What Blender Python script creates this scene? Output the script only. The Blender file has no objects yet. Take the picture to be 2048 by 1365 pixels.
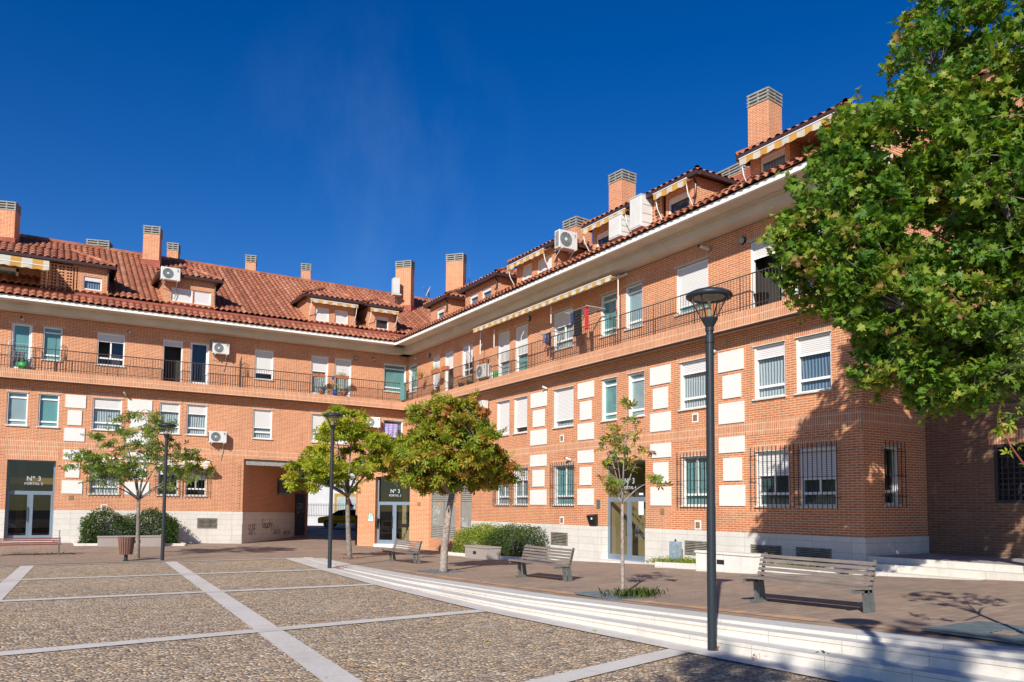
import bpy, bmesh, math, random
import numpy as np
from mathutils import Vector, Matrix
R = math.radians
rnd = random.Random(7)
scene = bpy.context.scene
# ------------------------------------------------------------------ camera
F_, YAW, PIT, ROLL, CYP = 1568.147, R(31.34647), R(3.70609), R(.45327), 910.214
CAM = Vector((-17.537, -40.0, 1.9))
cd = bpy.data.cameras.new('camera'); cam = bpy.data.objects.new('camera', cd)
scene.collection.objects.link(cam); scene.camera = cam
_f = Vector((math.sin(YAW)*math.cos(PIT), math.cos(YAW)*math.cos(PIT), math.sin(PIT)))
_r = Vector((math.cos(YAW), -math.sin(YAW), 0)); _u = _r.cross(_f)
_r2 = _r*math.cos(ROLL)+_u*math.sin(ROLL); _u2 = _u*math.cos(ROLL)-_r*math.sin(ROLL)
m = Matrix((_r2, _u2, -_f)).transposed().to_4x4(); m.translation = CAM
cam.matrix_world = m
cd.sensor_width = 36; cd.lens = F_/2048*36; cd.shift_y = (CYP-682.5)/2048
cd.clip_start = .1; cd.clip_end = 2000
# ------------------------------------------------------------------ light
EL = R(30.5); SD = Vector((.73, .683, 0)).normalized()*math.cos(EL); SD.z = -math.sin(EL)
w = bpy.data.worlds.new('World'); scene.world = w; w.use_nodes = True
nt = w.node_tree; nt.nodes.clear()
sky = nt.nodes.new('ShaderNodeTexSky'); sky.sky_type = 'NISHITA'; sky.sun_disc = False
sky.sun_elevation = EL; sky.sun_rotation = math.atan2(-SD.x, -SD.y)
sky.altitude = 600; sky.air_density = 1.0; sky.dust_density = .25; sky.ozone_density = 3.2
hs = nt.nodes.new('ShaderNodeHueSaturation'); hs.inputs['Hue'].default_value = .516; hs.inputs['Saturation'].default_value = 1.40; hs.inputs['Value'].default_value = 1.5
bg = nt.nodes.new('ShaderNodeBackground'); bg.inputs['Strength'].default_value = .056
wo = nt.nodes.new('ShaderNodeOutputWorld')
tc = nt.nodes.new('ShaderNodeTexCoord'); mp_ = nt.nodes.new('ShaderNodeMapping'); mp_.inputs['Scale'].default_value = (5, 5, 1.1); mp_.inputs['Rotation'].default_value = (0, .12, 0)
nz = nt.nodes.new('ShaderNodeTexNoise'); nz.inputs['Scale'].default_value = 1.6; nz.inputs['Detail'].default_value = 7; nz.inputs['Roughness'].default_value = .62
nt.links.new(tc.outputs['Generated'], mp_.inputs[0]); nt.links.new(mp_.outputs[0], nz.inputs['Vector'])
dp_ = nt.nodes.new('ShaderNodeVectorMath'); dp_.operation = 'DOT_PRODUCT'; wd_ = (_f+_r2*((760-1024)/F_)-_u2*((330-CYP)/F_)).normalized(); dp_.inputs[1].default_value = wd_; nt.links.new(tc.outputs['Generated'], dp_.inputs[0])
r1 = nt.nodes.new('ShaderNodeMapRange'); r1.inputs['From Min'].default_value = .982; r1.inputs['From Max'].default_value = 1.0; nt.links.new(dp_.outputs['Value'], r1.inputs['Value'])
r2 = nt.nodes.new('ShaderNodeMapRange'); r2.inputs['From Min'].default_value = .45; r2.inputs['From Max'].default_value = .8; nt.links.new(nz.outputs[0], r2.inputs['Value'])
mu = nt.nodes.new('ShaderNodeMath'); mu.operation = 'MULTIPLY'; nt.links.new(r1.outputs[0], mu.inputs[0]); nt.links.new(r2.outputs[0], mu.inputs[1])
mu2 = nt.nodes.new('ShaderNodeMath'); mu2.operation = 'MULTIPLY'; mu2.inputs[1].default_value = .05; nt.links.new(mu.outputs[0], mu2.inputs[0])
mxs = nt.nodes.new('ShaderNodeMix'); mxs.data_type = 'RGBA'; mxs.inputs[7].default_value = (10, 13, 15, 1)
nt.links.new(mu2.outputs[0], mxs.inputs[0]); nt.links.new(hs.outputs[0], mxs.inputs[6])
nt.links.new(sky.outputs[0], hs.inputs['Color']); nt.links.new(mxs.outputs[2], bg.inputs[0]); nt.links.new(bg.outputs[0], wo.inputs[0])
ld = bpy.data.lights.new('sun', 'SUN'); ld.energy = 4.9; ld.angle = R(.53); ld.color = (1, .93, .82)
sun = bpy.data.objects.new('sun', ld); scene.collection.objects.link(sun)
sun.rotation_euler = SD.to_track_quat('-Z', 'Y').to_euler(); sun.location = (-20, -30, 40)
scene.view_settings.view_transform = 'Standard'; scene.view_settings.look = 'None'
scene.view_settings.exposure = .42; scene.view_settings.gamma = 1
scene.render.engine = 'CYCLES'
scene.render.resolution_x = 1024; scene.render.resolution_y = 682
# ------------------------------------------------------------------ materials
MATS = {}
class NT:
    def __init__(s, name):
        s.m = bpy.data.materials.new(name); s.m.use_nodes = True; s.t = s.m.node_tree; s.t.nodes.clear()
        s.out = s.n('ShaderNodeOutputMaterial'); s.b = s.n('ShaderNodeBsdfPrincipled'); s.l(s.b.outputs[0], s.out.inputs[0])
        MATS[name] = s.m
    def n(s, t, **k):
        x = s.t.nodes.new(t)
        for a, v in k.items(): setattr(x, a, v)
        return x
    def l(s, a, b): s.t.links.new(a, b)
    def uv(s, sx=1, sy=1, dx=0, dy=0):
        u = s.n('ShaderNodeUVMap'); mp = s.n('ShaderNodeMapping'); mp.inputs['Scale'].default_value = (sx, sy, 1); mp.inputs['Location'].default_value = (dx, dy, 0)
        s.l(u.outputs[0], mp.inputs[0]); return mp.outputs[0]
    def obj(s): return s.n('ShaderNodeTexCoord').outputs['Object']
    def noise(s, co, scale, detail=4, rough=.6):
        x = s.n('ShaderNodeTexNoise'); x.inputs['Scale'].default_value = scale; x.inputs['Detail'].default_value = detail; x.inputs['Roughness'].default_value = rough
        s.l(co, x.inputs['Vector']); return x.outputs[0]
    def ramp(s, fac, stops):
        x = s.n('ShaderNodeValToRGB'); e = x.color_ramp.elements
        while len(e) < len(stops): e.new(.5)
        for i, (p, c) in enumerate(stops): e[i].position = p; e[i].color = (*c, 1) if len(c) == 3 else c
        s.l(fac, x.inputs[0]); return x.outputs[0]
    def mix(s, fac, a, b, mode='MIX'):
        x = s.n('ShaderNodeMix', data_type='RGBA', blend_type=mode)
        for v, i in ((fac, 0), (a, 6), (b, 7)):
            if hasattr(v, 'is_linked') or hasattr(v, 'links'): s.l(v, x.inputs[i])
            else: x.inputs[i].default_value = v if i == 0 else (*v, 1)
        return x.outputs[2]
    def bump(s, h, strength, dist=.01):
        x = s.n('ShaderNodeBump'); x.inputs['Strength'].default_value = strength; x.inputs['Distance'].default_value = dist
        s.l(h, x.inputs['Height']); s.l(x.outputs[0], s.b.inputs['Normal'])
    def col(s, c):
        if isinstance(c, tuple): s.b.inputs['Base Color'].default_value = (*c, 1)
        else: s.l(c, s.b.inputs['Base Color'])
    def rough(s, r, spec=.5, metal=0):
        s.b.inputs['Roughness'].default_value = r; s.b.inputs['Specular IOR Level'].default_value = spec; s.b.inputs['Metallic'].default_value = metal

def plain(name, c, rough=.6, var=.15, scale=3, spec=.4, metal=0, bump=0, bscale=60):
    s = NT(name); co = s.obj(); n = s.noise(co, scale, 5)
    dark = tuple(x*(1-var*1.6) for x in c); light = tuple(min(1, x*(1+var)) for x in c)
    s.col(s.ramp(n, [(.3, dark), (.7, light)])); s.rough(rough, spec, metal)
    if bump: s.bump(s.noise(co, bscale, 3), bump, .004)
    return s.m
def brick(name, c1, c2, mortar, bw=.262, rh=.0655, mort=.0085, off=.5, wear=.2, cn=(.12, .05, .03)):
    s = NT(name); uv = s.uv()
    b = s.n('ShaderNodeTexBrick'); b.offset = off
    b.inputs['Scale'].default_value = 1; b.inputs['Mortar Size'].default_value = mort; b.inputs['Mortar Smooth'].default_value = .3
    b.inputs['Brick Width'].default_value = bw; b.inputs['Row Height'].default_value = rh; b.inputs['Bias'].default_value = 0
    b.inputs['Color1'].default_value = (*c1, 1); b.inputs['Color2'].default_value = (*c2, 1); b.inputs['Mortar'].default_value = (*mortar, 1)
    s.l(uv, b.inputs['Vector'])
    n = s.noise(uv, .55, 6, .65); n2 = s.noise(uv, 9, 3)
    c = s.mix(s.ramp(n, [(.42, (0, 0, 0)), (.75, (wear, wear, wear))]), b.outputs['Color'], cn)
    c = s.mix(.35, c, s.ramp(n2, [(.3, (.72, .72, .72)), (.7, (1.18, 1.18, 1.18))]), 'MULTIPLY')
    st_ = s.n('ShaderNodeMapping'); st_.inputs['Scale'].default_value = (2.6, .22, 1); s.l(uv, st_.inputs[0]); ns = s.noise(st_.outputs[0], 1.4, 6, .7)
    c = s.mix(s.ramp(ns, [(.52, (0, 0, 0)), (.78, (.34,)*3)]), c, (.20, .10, .07)); n4 = s.noise(uv, .9, 7, .75)
    c = s.mix(s.ramp(n4, [(.58, (0, 0, 0)), (.78, (.22,)*3)]), c, (.72, .58, .46))
    s.col(c); s.rough(.85, .2)
    h = s.n('ShaderNodeMath', operation='SUBTRACT'); h.inputs[0].default_value = 1; s.l(b.outputs['Fac'], h.inputs[1])
    s.bump(h.outputs[0], .5, .006); return s.m
BR1, BR2, MO = (.57, .208, .088), (.47, .16, .066), (.72, .56, .40)
brick('brick', BR1, BR2, MO)
brick('soldier_brick', (.60, .25, .125), (.49, .185, .085), MO, bw=.0655, rh=.215, mort=.010, off=0)
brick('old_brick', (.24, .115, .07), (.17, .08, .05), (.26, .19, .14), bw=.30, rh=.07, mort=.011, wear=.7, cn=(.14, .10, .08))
def stone(name, c, bw, rh, mort, joint=(.30, .25, .2), stain=.3, rough=.7, off=0.):
    s = NT(name); uv = s.uv()
    b = s.n('ShaderNodeTexBrick'); b.offset = off
    b.inputs['Scale'].default_value = 1; b.inputs['Mortar Size'].default_value = mort; b.inputs['Mortar Smooth'].default_value = .1
    b.inputs['Brick Width'].default_value = bw; b.inputs['Row Height'].default_value = rh
    c2 = tuple(x*.93 for x in c)
    b.inputs['Color1'].default_value = (*c, 1); b.inputs['Color2'].default_value = (*c2, 1); b.inputs['Mortar'].default_value = (*joint, 1)
    s.l(uv, b.inputs['Vector'])
    n = s.noise(uv, 1.3, 7, .7)
    col = s.mix(s.ramp(n, [(.45, (0, 0, 0)), (.8, (stain,)*3)]), b.outputs['Color'], tuple(x*y for x, y in zip(c, (.6, .52, .42))))
    if 'plinth' in name or 'step' in name:
        m3 = s.n('ShaderNodeMapping'); m3.inputs['Scale'].default_value = (2.2, .5, 1); s.l(uv, m3.inputs[0]); n3 = s.noise(m3.outputs[0], 2.0, 7, .75)
        col = s.mix(s.ramp(n3, [(.48, (0, 0, 0)), (.72, (.38,)*3)]), col, tuple(x*.62 for x in c))
    n2 = s.noise(uv, 14, 4); col = s.mix(.4, col, s.ramp(n2, [(.35, (.86, .86, .86)), (.65, (1.08, 1.08, 1.08))]), 'MULTIPLY')
    s.col(col); s.rough(rough, .3); s.bump(n2, .15, .003); return s.m
stone('plinth_stone', (.66, .64, .60), 1.15, .26, .004)
stone('step_stone', (.66, .63, .57), 1.0, 50, .003, stain=.35); stone('tread_stone', (.56, .55, .53), 1.0, 50, .003, stain=.3)
stone('band_stone', (.60, .57, .54), .9, .9, .003, stain=.5)
stone('panel_stone', (.71, .71, .69), 50, 50, .0, stain=.12)
stone('grey_stone', (.34, .30, .28), 50, 50, .0, stain=.3)
stone('kerb_stone', (.72, .70, .66), .6, 50, .004, stain=.4)
stone('platform_stone', (.33, .32, .31), .5, .5, .006, stain=.4)
plain('eave_concrete', (.62, .55, .46), .85, .07, 1.2, bump=.05)
plain('white_fascia', (.80, .78, .74), .6, .05, 2)
plain('white_frame', (.80, .80, .79), .35, .03, 2)
plain('sill_stone', (.62, .59, .54), .6, .1, 4)
plain('dark_iron', (.035, .033, .035), .5, .1, 8)
plain('rail_iron', (.075, .055, .05), .6, .2, 8)
plain('lamp_paint', (.02, .028, .036), .45, .12, 20, spec=.35)
plain('blue_aluminium', (.20, .26, .33), .4, .06, 3, metal=.3)
plain('dark_interior', (.035, .033, .032), .8, .3, 1)
plain('hall_interior', (.035, .03, .02), .7, .3, .8)
plain('hall_ochre', (.34, .24, .10), .7, .1, .8)
plain('hall_cream', (.52, .47, .33), .7, .1, .8)
plain('teal_blind', (.13, .30, .30), .5, .1, 1.5)
plain('grey_blind', (.30, .38, .40), .5, .1, 1.5)
plain('ac_white', (.62, .62, .60), .4, .05, 3)
plain('ac_dark', (.12, .12, .12), .5, .1, 3)
plain('pink_badge', (.6, .03, .17), .4, .02, 3)
plain('grey_letters', (.5, .58, .62), .5, .02, 3)
plain('grey_badge', (.10, .10, .11), .4, .02, 3)
plain('bark', (.20, .175, .15), .9, .35, 9, bump=.6, bscale=40)
plain('pale_bark', (.30, .25, .22), .9, .35, 12, bump=.6, bscale=50)
plain('red_twig', (.30, .08, .06), .6, .2, 12)
plain('bench_metal', (.17, .19, .19), .45, .15, 9, metal=.4)
plain('grate_metal', (.16, .21, .24), .5, .2, 5, metal=.3)
plain('louver_metal', (.20, .19, .17), .6, .25, 6)
plain('louver_slat', (.34, .31, .26), .6, .3, 6); plain('louver_grey', (.27, .27, .25), .6, .08, 3)
plain('gate_metal', (.05, .05, .06), .6, .3, 2)
plain('brown_gutter', (.055, .03, .028), .35, .15, 6)
plain('concrete_cap', (.27, .275, .26), .8, .15, 6)
plain('black_plastic', (.02, .02, .022), .35, .1, 6)
plain('box_blue', (.25, .33, .39), .6, .25, 8)
plain('vent_brown', (.28, .18, .10), .8, .2, 8)
plain('red_mortar', (.32, .085, .06), .85, .22, 2.5, bump=.2, bscale=12)
plain('terracotta_pot', (.40, .13, .06), .8, .15, 8)
plain('green_plastic', (.03, .30, .06), .4, .05, 8)
plain('blue_plastic', (.03, .08, .30), .4, .05, 8)
plain('soil', (.09, .06, .045), .95, .3, 20)
plain('asphalt', (.06, .06, .065), .9, .2, 6)
plain('white_wall', (.52, .53, .57), .8, .08, .6)
plain('yellow_paint', (.95, .48, .015), .3, .04, 3)
plain('car_glass', (.03, .035, .04), .08, .05, 3, spec=.8)
plain('tyre', (.02, .02, .02), .8, .1, 3)
plain('chrome', (.5, .5, .5), .3, .05, 3, metal=.8)
plain('red_paint', (.22, .02, .02), .3, .1, 3)
plain('gold_trim', (.35, .22, .04), .6, .1, 3)
plain('cloth_black', (.015, .014, .016), .9, .2, 6)
plain('cloth_red', (.48, .03, .04), .9, .2, 6)
plain('cloth_magenta', (.45, .02, .12), .9, .2, 6)
plain('cloth_navy', (.03, .04, .16), .9, .2, 6)
plain('cloth_lilac', (.42, .38, .72), .9, .2, 6)
plain('cloth_grey', (.14, .15, .18), .9, .2, 6)
plain('paper_white', (.75, .77, .8), .7, .02, 6)
plain('sign_green', (.04, .26, .14), .6, .05, 6)
plain('graffiti_black', (.05, .045, .045), .7, .1, 6)
plain('graffiti_white', (.52, .60, .60), .7, .1, 6)
plain('sticker_orange', (.75, .30, .02), .5, .05, 6)
plain('lettering', (.40, .46, .52), .5, .02, 6)
plain('dark_lettering', (.12, .13, .13), .5, .02, 6)
plain('petal_pink', (.62, .07, .22), .6, .2, 6)
plain('dead_leaf', (.34, .11, .04), .8, .4, 15)
plain('brown_duct', (.10, .065, .05), .6, .2, 8)
plain('canvas_grey', (.30, .29, .24), .9, .1, 3)
def shutter_mat():
    s = NT('shutter'); uv = s.uv()
    wv = s.n('ShaderNodeTexWave', wave_type='BANDS', bands_direction='Y'); wv.inputs['Scale'].default_value = 6.0
    s.l(uv, wv.inputs['Vector'])
    s.col(s.ramp(wv.outputs['Color'], [(.0, (.36, .36, .37)), (.3, (.68, .68, .67))])); s.rough(.5, .4); s.bump(wv.outputs['Color'], .5, .008)
shutter_mat()
def curtain_mat(name, a, b, sc=9):
    s = NT(name); uv = s.uv(); n = s.noise(uv, 1.2, 2)
    wv = s.n('ShaderNodeTexWave', wave_type='BANDS', bands_direction='X'); wv.inputs['Scale'].default_value = sc/6.283*1.6; wv.inputs['Distortion'].default_value = 2.2; wv.inputs['Detail Scale'].default_value = .4
    s.l(uv, wv.inputs['Vector']); s.col(s.ramp(wv.outputs['Color'], [(.1, a), (.8, b)])); s.rough(.9, .1); s.bump(wv.outputs['Color'], .8, .03)
curtain_mat('curtain', (.28, .31, .33), (.52, .56, .58), 12); curtain_mat('teal_curtain', (.12, .27, .28), (.22, .44, .44), 22); curtain_mat('blue_curtain', (.09, .13, .19), (.20, .27, .35), 12)
curtain_mat('speckled_blind', (.02, .04, .04), (.15, .22, .22), 60)
def awning_mat():
    s = NT('awning_stripe'); uv = s.uv()
    wv = s.n('ShaderNodeTexBrick'); wv.offset = 0; wv.inputs['Scale'].default_value = 1; wv.inputs['Mortar Size'].default_value = 0; wv.inputs['Brick Width'].default_value = .5; wv.inputs['Row Height'].default_value = 90
    ch = s.n('ShaderNodeSeparateXYZ'); s.l(uv, ch.inputs[0])
    md = s.n('ShaderNodeMath', operation='PINGPONG'); md.inputs[1].default_value = .2; s.l(ch.outputs[0], md.inputs[0])
    gt = s.n('ShaderNodeMath', operation='GREATER_THAN'); gt.inputs[1].default_value = .1; s.l(md.outputs[0], gt.inputs[0])
    c = s.mix(gt.outputs[0], (.68, .66, .56), (.66, .38, .10)); s.t.nodes.remove(wv)
    s.col(c); s.rough(.9, .1)
    tr = s.n('ShaderNodeBsdfTranslucent'); s.l(c, tr.inputs[0]); mx = s.n('ShaderNodeMixShader'); mx.inputs[0].default_value = .3
    s.l(s.b.outputs[0], mx.inputs[1]); s.l(tr.outputs[0], mx.inputs[2]); s.l(mx.outputs[0], s.out.inputs[0])
awning_mat()
def glass_mat(name, tint, refl, rough=.0):
    s = NT(name); tr = s.n('ShaderNodeBsdfTransparent'); tr.inputs[0].default_value = (*tint, 1)
    gl = s.n('ShaderNodeBsdfGlossy'); gl.inputs['Roughness'].default_value = rough; gl.inputs[0].default_value = (.9, .95, 1, 1)
    fr = s.n('ShaderNodeLayerWeight'); fr.inputs[0].default_value = .5
    pw = s.n('ShaderNodeMath', operation='POWER'); pw.inputs[1].default_value = 4.0; s.l(fr.outputs['Facing'], pw.inputs[0])
    ad = s.n('ShaderNodeMath', operation='ADD', use_clamp=True); ad.inputs[1].default_value = refl+.04; s.l(pw.outputs[0], ad.inputs[0])
    mx = s.n('ShaderNodeMixShader'); s.l(ad.outputs[0], mx.inputs[0]); s.l(tr.outputs[0], mx.inputs[1]); s.l(gl.outputs[0], mx.inputs[2]); s.l(mx.outputs[0], s.out.inputs[0])
glass_mat('window_glass', (.88, .93, .93), .02); glass_mat('door_glass', (.6, .58, .5), .015); glass_mat('lamp_glass', (.93, .88, .82), .03, .08)
def tile_mat():
    s = NT('roof_tile'); uv = s.uv()
    fl = s.n('ShaderNodeVectorMath', operation='FLOOR'); s.l(uv, fl.inputs[0])
    wn = s.n('ShaderNodeTexWhiteNoise', noise_dimensions='2D'); s.l(fl.outputs[0], wn.inputs['Vector'])
    sx_ = s.n('ShaderNodeSeparateXYZ'); s.l(fl.outputs[0], sx_.inputs[0]); w1 = s.n('ShaderNodeTexWhiteNoise', noise_dimensions='1D'); s.l(sx_.outputs[0], w1.inputs['W'])
    mv = s.n('ShaderNodeMix', data_type='FLOAT'); mv.inputs[0].default_value = .42; s.l(w1.outputs['Value'], mv.inputs[2]); s.l(wn.outputs['Value'], mv.inputs[3])
    c = s.ramp(mv.outputs[0], [(0, (.22, .078, .05)), (.3, (.32, .115, .066)), (.65, (.39, .15, .088)), (1, (.48, .235, .15))])
    n = s.noise(s.obj(), 1.1, 5); n2 = s.noise(s.obj(), 16, 4)
    c = s.mix(s.ramp(n, [(.4, (0, 0, 0)), (.85, (.2,)*3)]), c, (.13, .06, .04))
    c = s.mix(s.ramp(n2, [(.5, (0, 0, 0)), (.75, (.4,)*3)]), c, (.09, .055, .04))
    s.col(c); s.rough(.85, .2); s.bump(n2, .3, .01)
tile_mat()
def cobble_mat():
    s = NT('cobbles'); uv = s.uv(); n0 = s.noise(uv, 5, 2)
    def layer(scale, rx):
        mp = s.n('ShaderNodeMapping'); mp.inputs['Scale'].default_value = (scale, scale*rx, 1); mp.inputs['Rotation'].default_value = (0, 0, .5)
        va = s.n('ShaderNodeVectorMath', operation='SCALE'); va.inputs['Scale'].default_value = .10
        nn = s.n('ShaderNodeTexNoise'); nn.inputs['Scale'].default_value = 4; s.l(uv, nn.inputs['Vector']); s.l(nn.outputs['Color'], va.inputs[0])
        ad = s.n('ShaderNodeVectorMath', operation='ADD'); s.l(uv, ad.inputs[0]); s.l(va.outputs[0], ad.inputs[1]); s.l(ad.outputs[0], mp.inputs[0])
        v = s.n('ShaderNodeTexVoronoi', voronoi_dimensions='2D'); v.inputs['Scale'].default_value = 1; s.l(mp.outputs[0], v.inputs['Vector'])
        e = s.n('ShaderNodeTexVoronoi', voronoi_dimensions='2D', feature='DISTANCE_TO_EDGE'); e.inputs['Scale'].default_value = 1; s.l(mp.outputs[0], e.inputs['Vector'])
        return v, e
    v, e = layer(14.5, 1.6)
    sp = s.n('ShaderNodeSeparateColor'); s.l(v.outputs['Color'], sp.inputs[0])
    c = s.ramp(sp.outputs[0], [(0, (.13, .10, .075)), (.2, (.47, .35, .24)), (.4, (.29, .245, .21)), (.58, (.72, .49, .26)), (.8, (.56, .47, .37)), (1, (.9, .74, .52))])
    big = s.noise(uv, .35, 4); c = s.mix(.55, c, s.ramp(big, [(.3, (.82, .80, .80)), (.7, (1.2, 1.15, 1.05))]), 'MULTIPLY')
    edge = s.ramp(e.outputs['Distance'], [(.02, (1, 1, 1)), (.10, (0, 0, 0))])
    grit = s.noise(uv, 60, 2); mc = s.ramp(grit, [(.3, (.17, .14, .115)), (.7, (.40, .34, .28))])
    patch = s.ramp(s.noise(uv, .6, 6, .7), [(.52, (0, 0, 0)), (.70, (.75,)*3)])
    c = s.mix(edge, c, mc); c = s.mix(patch, c, s.mix(.55, c, (.50, .44, .37)))
    s.col(c); s.rough(.75, .35)
    hh = s.ramp(e.outputs['Distance'], [(0, (0, 0, 0)), (.12, (.6,)*3), (.4, (1, 1, 1))]); s.bump(hh, .9, .03)
cobble_mat()
def paver_mat(name, a, b, mo, bw, rh, off=.5, mort=.006, ang=0):
    s = NT(name); uv0 = s.uv()
    mp = s.n('ShaderNodeMapping'); mp.inputs['Rotation'].default_value = (0, 0, ang); s.l(uv0, mp.inputs[0]); uv = mp.outputs[0]
    br = s.n('ShaderNodeTexBrick'); br.offset = off; br.inputs['Scale'].default_value = 1; br.inputs['Mortar Size'].default_value = mort; br.inputs['Brick Width'].default_value = bw; br.inputs['Row Height'].default_value = rh
    br.inputs['Color1'].default_value = (*a, 1); br.inputs['Color2'].default_value = (*b, 1); br.inputs['Mortar'].default_value = (*mo, 1); s.l(uv, br.inputs['Vector'])
    n = s.noise(uv0, .5, 6, .65); n2 = s.noise(uv0, 6, 5)
    c = s.mix(.6, br.outputs['Color'], s.ramp(n, [(.3, (.72, .72, .74)), (.7, (1.25, 1.2, 1.12))]), 'MULTIPLY')
    c = s.mix(.5, c, s.ramp(n2, [(.3, (.75, .75, .75)), (.7, (1.2, 1.2, 1.2))]), 'MULTIPLY')
    if name == 'pavers': c = s.mix(s.ramp(s.noise(uv0, .8, 6, .7), [(.5, (0, 0, 0)), (.72, (.45,)*3)]), c, (.36, .225, .14))
    s.col(c); s.rough(.85, .25); s.bump(br.outputs['Fac'], -.4, .004)
paver_mat('pavers', (.34, .26, .205), (.265, .205, .17), (.17, .13, .105), .4, .2)
paver_mat('border_pavers', (.58, .33, .17), (.33, .24, .18), (.18, .13, .10), .24, .27, 0)
def wood_mat(name, a, b):
    s = NT(name); uv = s.uv(2, 40); n = s.noise(uv, 1, 6, .7); n2 = s.noise(s.obj(), 2.5, 3)
    c = s.ramp(n, [(.3, a), (.7, b)]); c = s.mix(.5, c, s.ramp(n2, [(.3, (.7, .7, .7)), (.7, (1.25, 1.22, 1.2))]), 'MULTIPLY')
    s.col(c); s.rough(.8, .2); s.bump(n, .4, .004)
wood_mat('grey_wood', (.12, .095, .085), (.27, .235, .21)); wood_mat('red_wood', (.13, .045, .04), (.23, .09, .075)); wood_mat('bin_wood', (.13, .07, .055), (.23, .13, .10)); wood_mat('soffit_wood', (.30, .10, .03), (.42, .16, .05))
def leaf_mat(name, stops, trans=.38):
    s = NT(name); u = s.n('ShaderNodeUVMap'); sp = s.n('ShaderNodeSeparateXYZ'); s.l(u.outputs[0], sp.inputs[0])
    c = s.ramp(sp.outputs[0], stops); s.col(c); s.rough(.5, .3)
    tr = s.n('ShaderNodeBsdfTranslucent'); c2 = s.mix(1, c, (1.25, 1.5, .55), 'MULTIPLY'); s.l(c2, tr.inputs[0])
    mx = s.n('ShaderNodeMixShader'); mx.inputs[0].default_value = trans; s.l(s.b.outputs[0], mx.inputs[1]); s.l(tr.outputs[0], mx.inputs[2]); s.l(mx.outputs[0], s.out.inputs[0])
leaf_mat('plane_leaf', [(0, (.05, .13, .02)), (.35, (.10, .21, .025)), (.65, (.19, .28, .03)), (.88, (.33, .34, .05)), (.97, (.32, .20, .08)), (1, (.33, .15, .09))])
leaf_mat('chestnut_leaf_green', [(0, (.10, .17, .03)), (.5, (.19, .27, .045)), (.85, (.28, .31, .05)), (1, (.30, .19, .05))])
leaf_mat('chestnut_leaf_yellow', [(0, (.22, .29, .025)), (.5, (.36, .39, .03)), (.85, (.48, .43, .04)), (1, (.46, .24, .04))])
leaf_mat('chestnut_leaf_rust', [(0, (.14, .23, .025)), (.35, (.25, .31, .03)), (.58, (.40, .33, .04)), (.78, (.42, .20, .05)), (1, (.34, .11, .05))])
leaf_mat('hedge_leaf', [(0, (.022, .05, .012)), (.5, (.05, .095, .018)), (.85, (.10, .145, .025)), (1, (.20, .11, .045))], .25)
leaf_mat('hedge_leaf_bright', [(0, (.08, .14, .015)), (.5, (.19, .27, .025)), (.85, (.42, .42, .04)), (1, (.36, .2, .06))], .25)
leaf_mat('grass_blade', [(0, (.06, .12, .02)), (.6, (.13, .19, .04)), (1, (.22, .2, .09))], .3)
def M_(n): return MATS[n]
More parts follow.
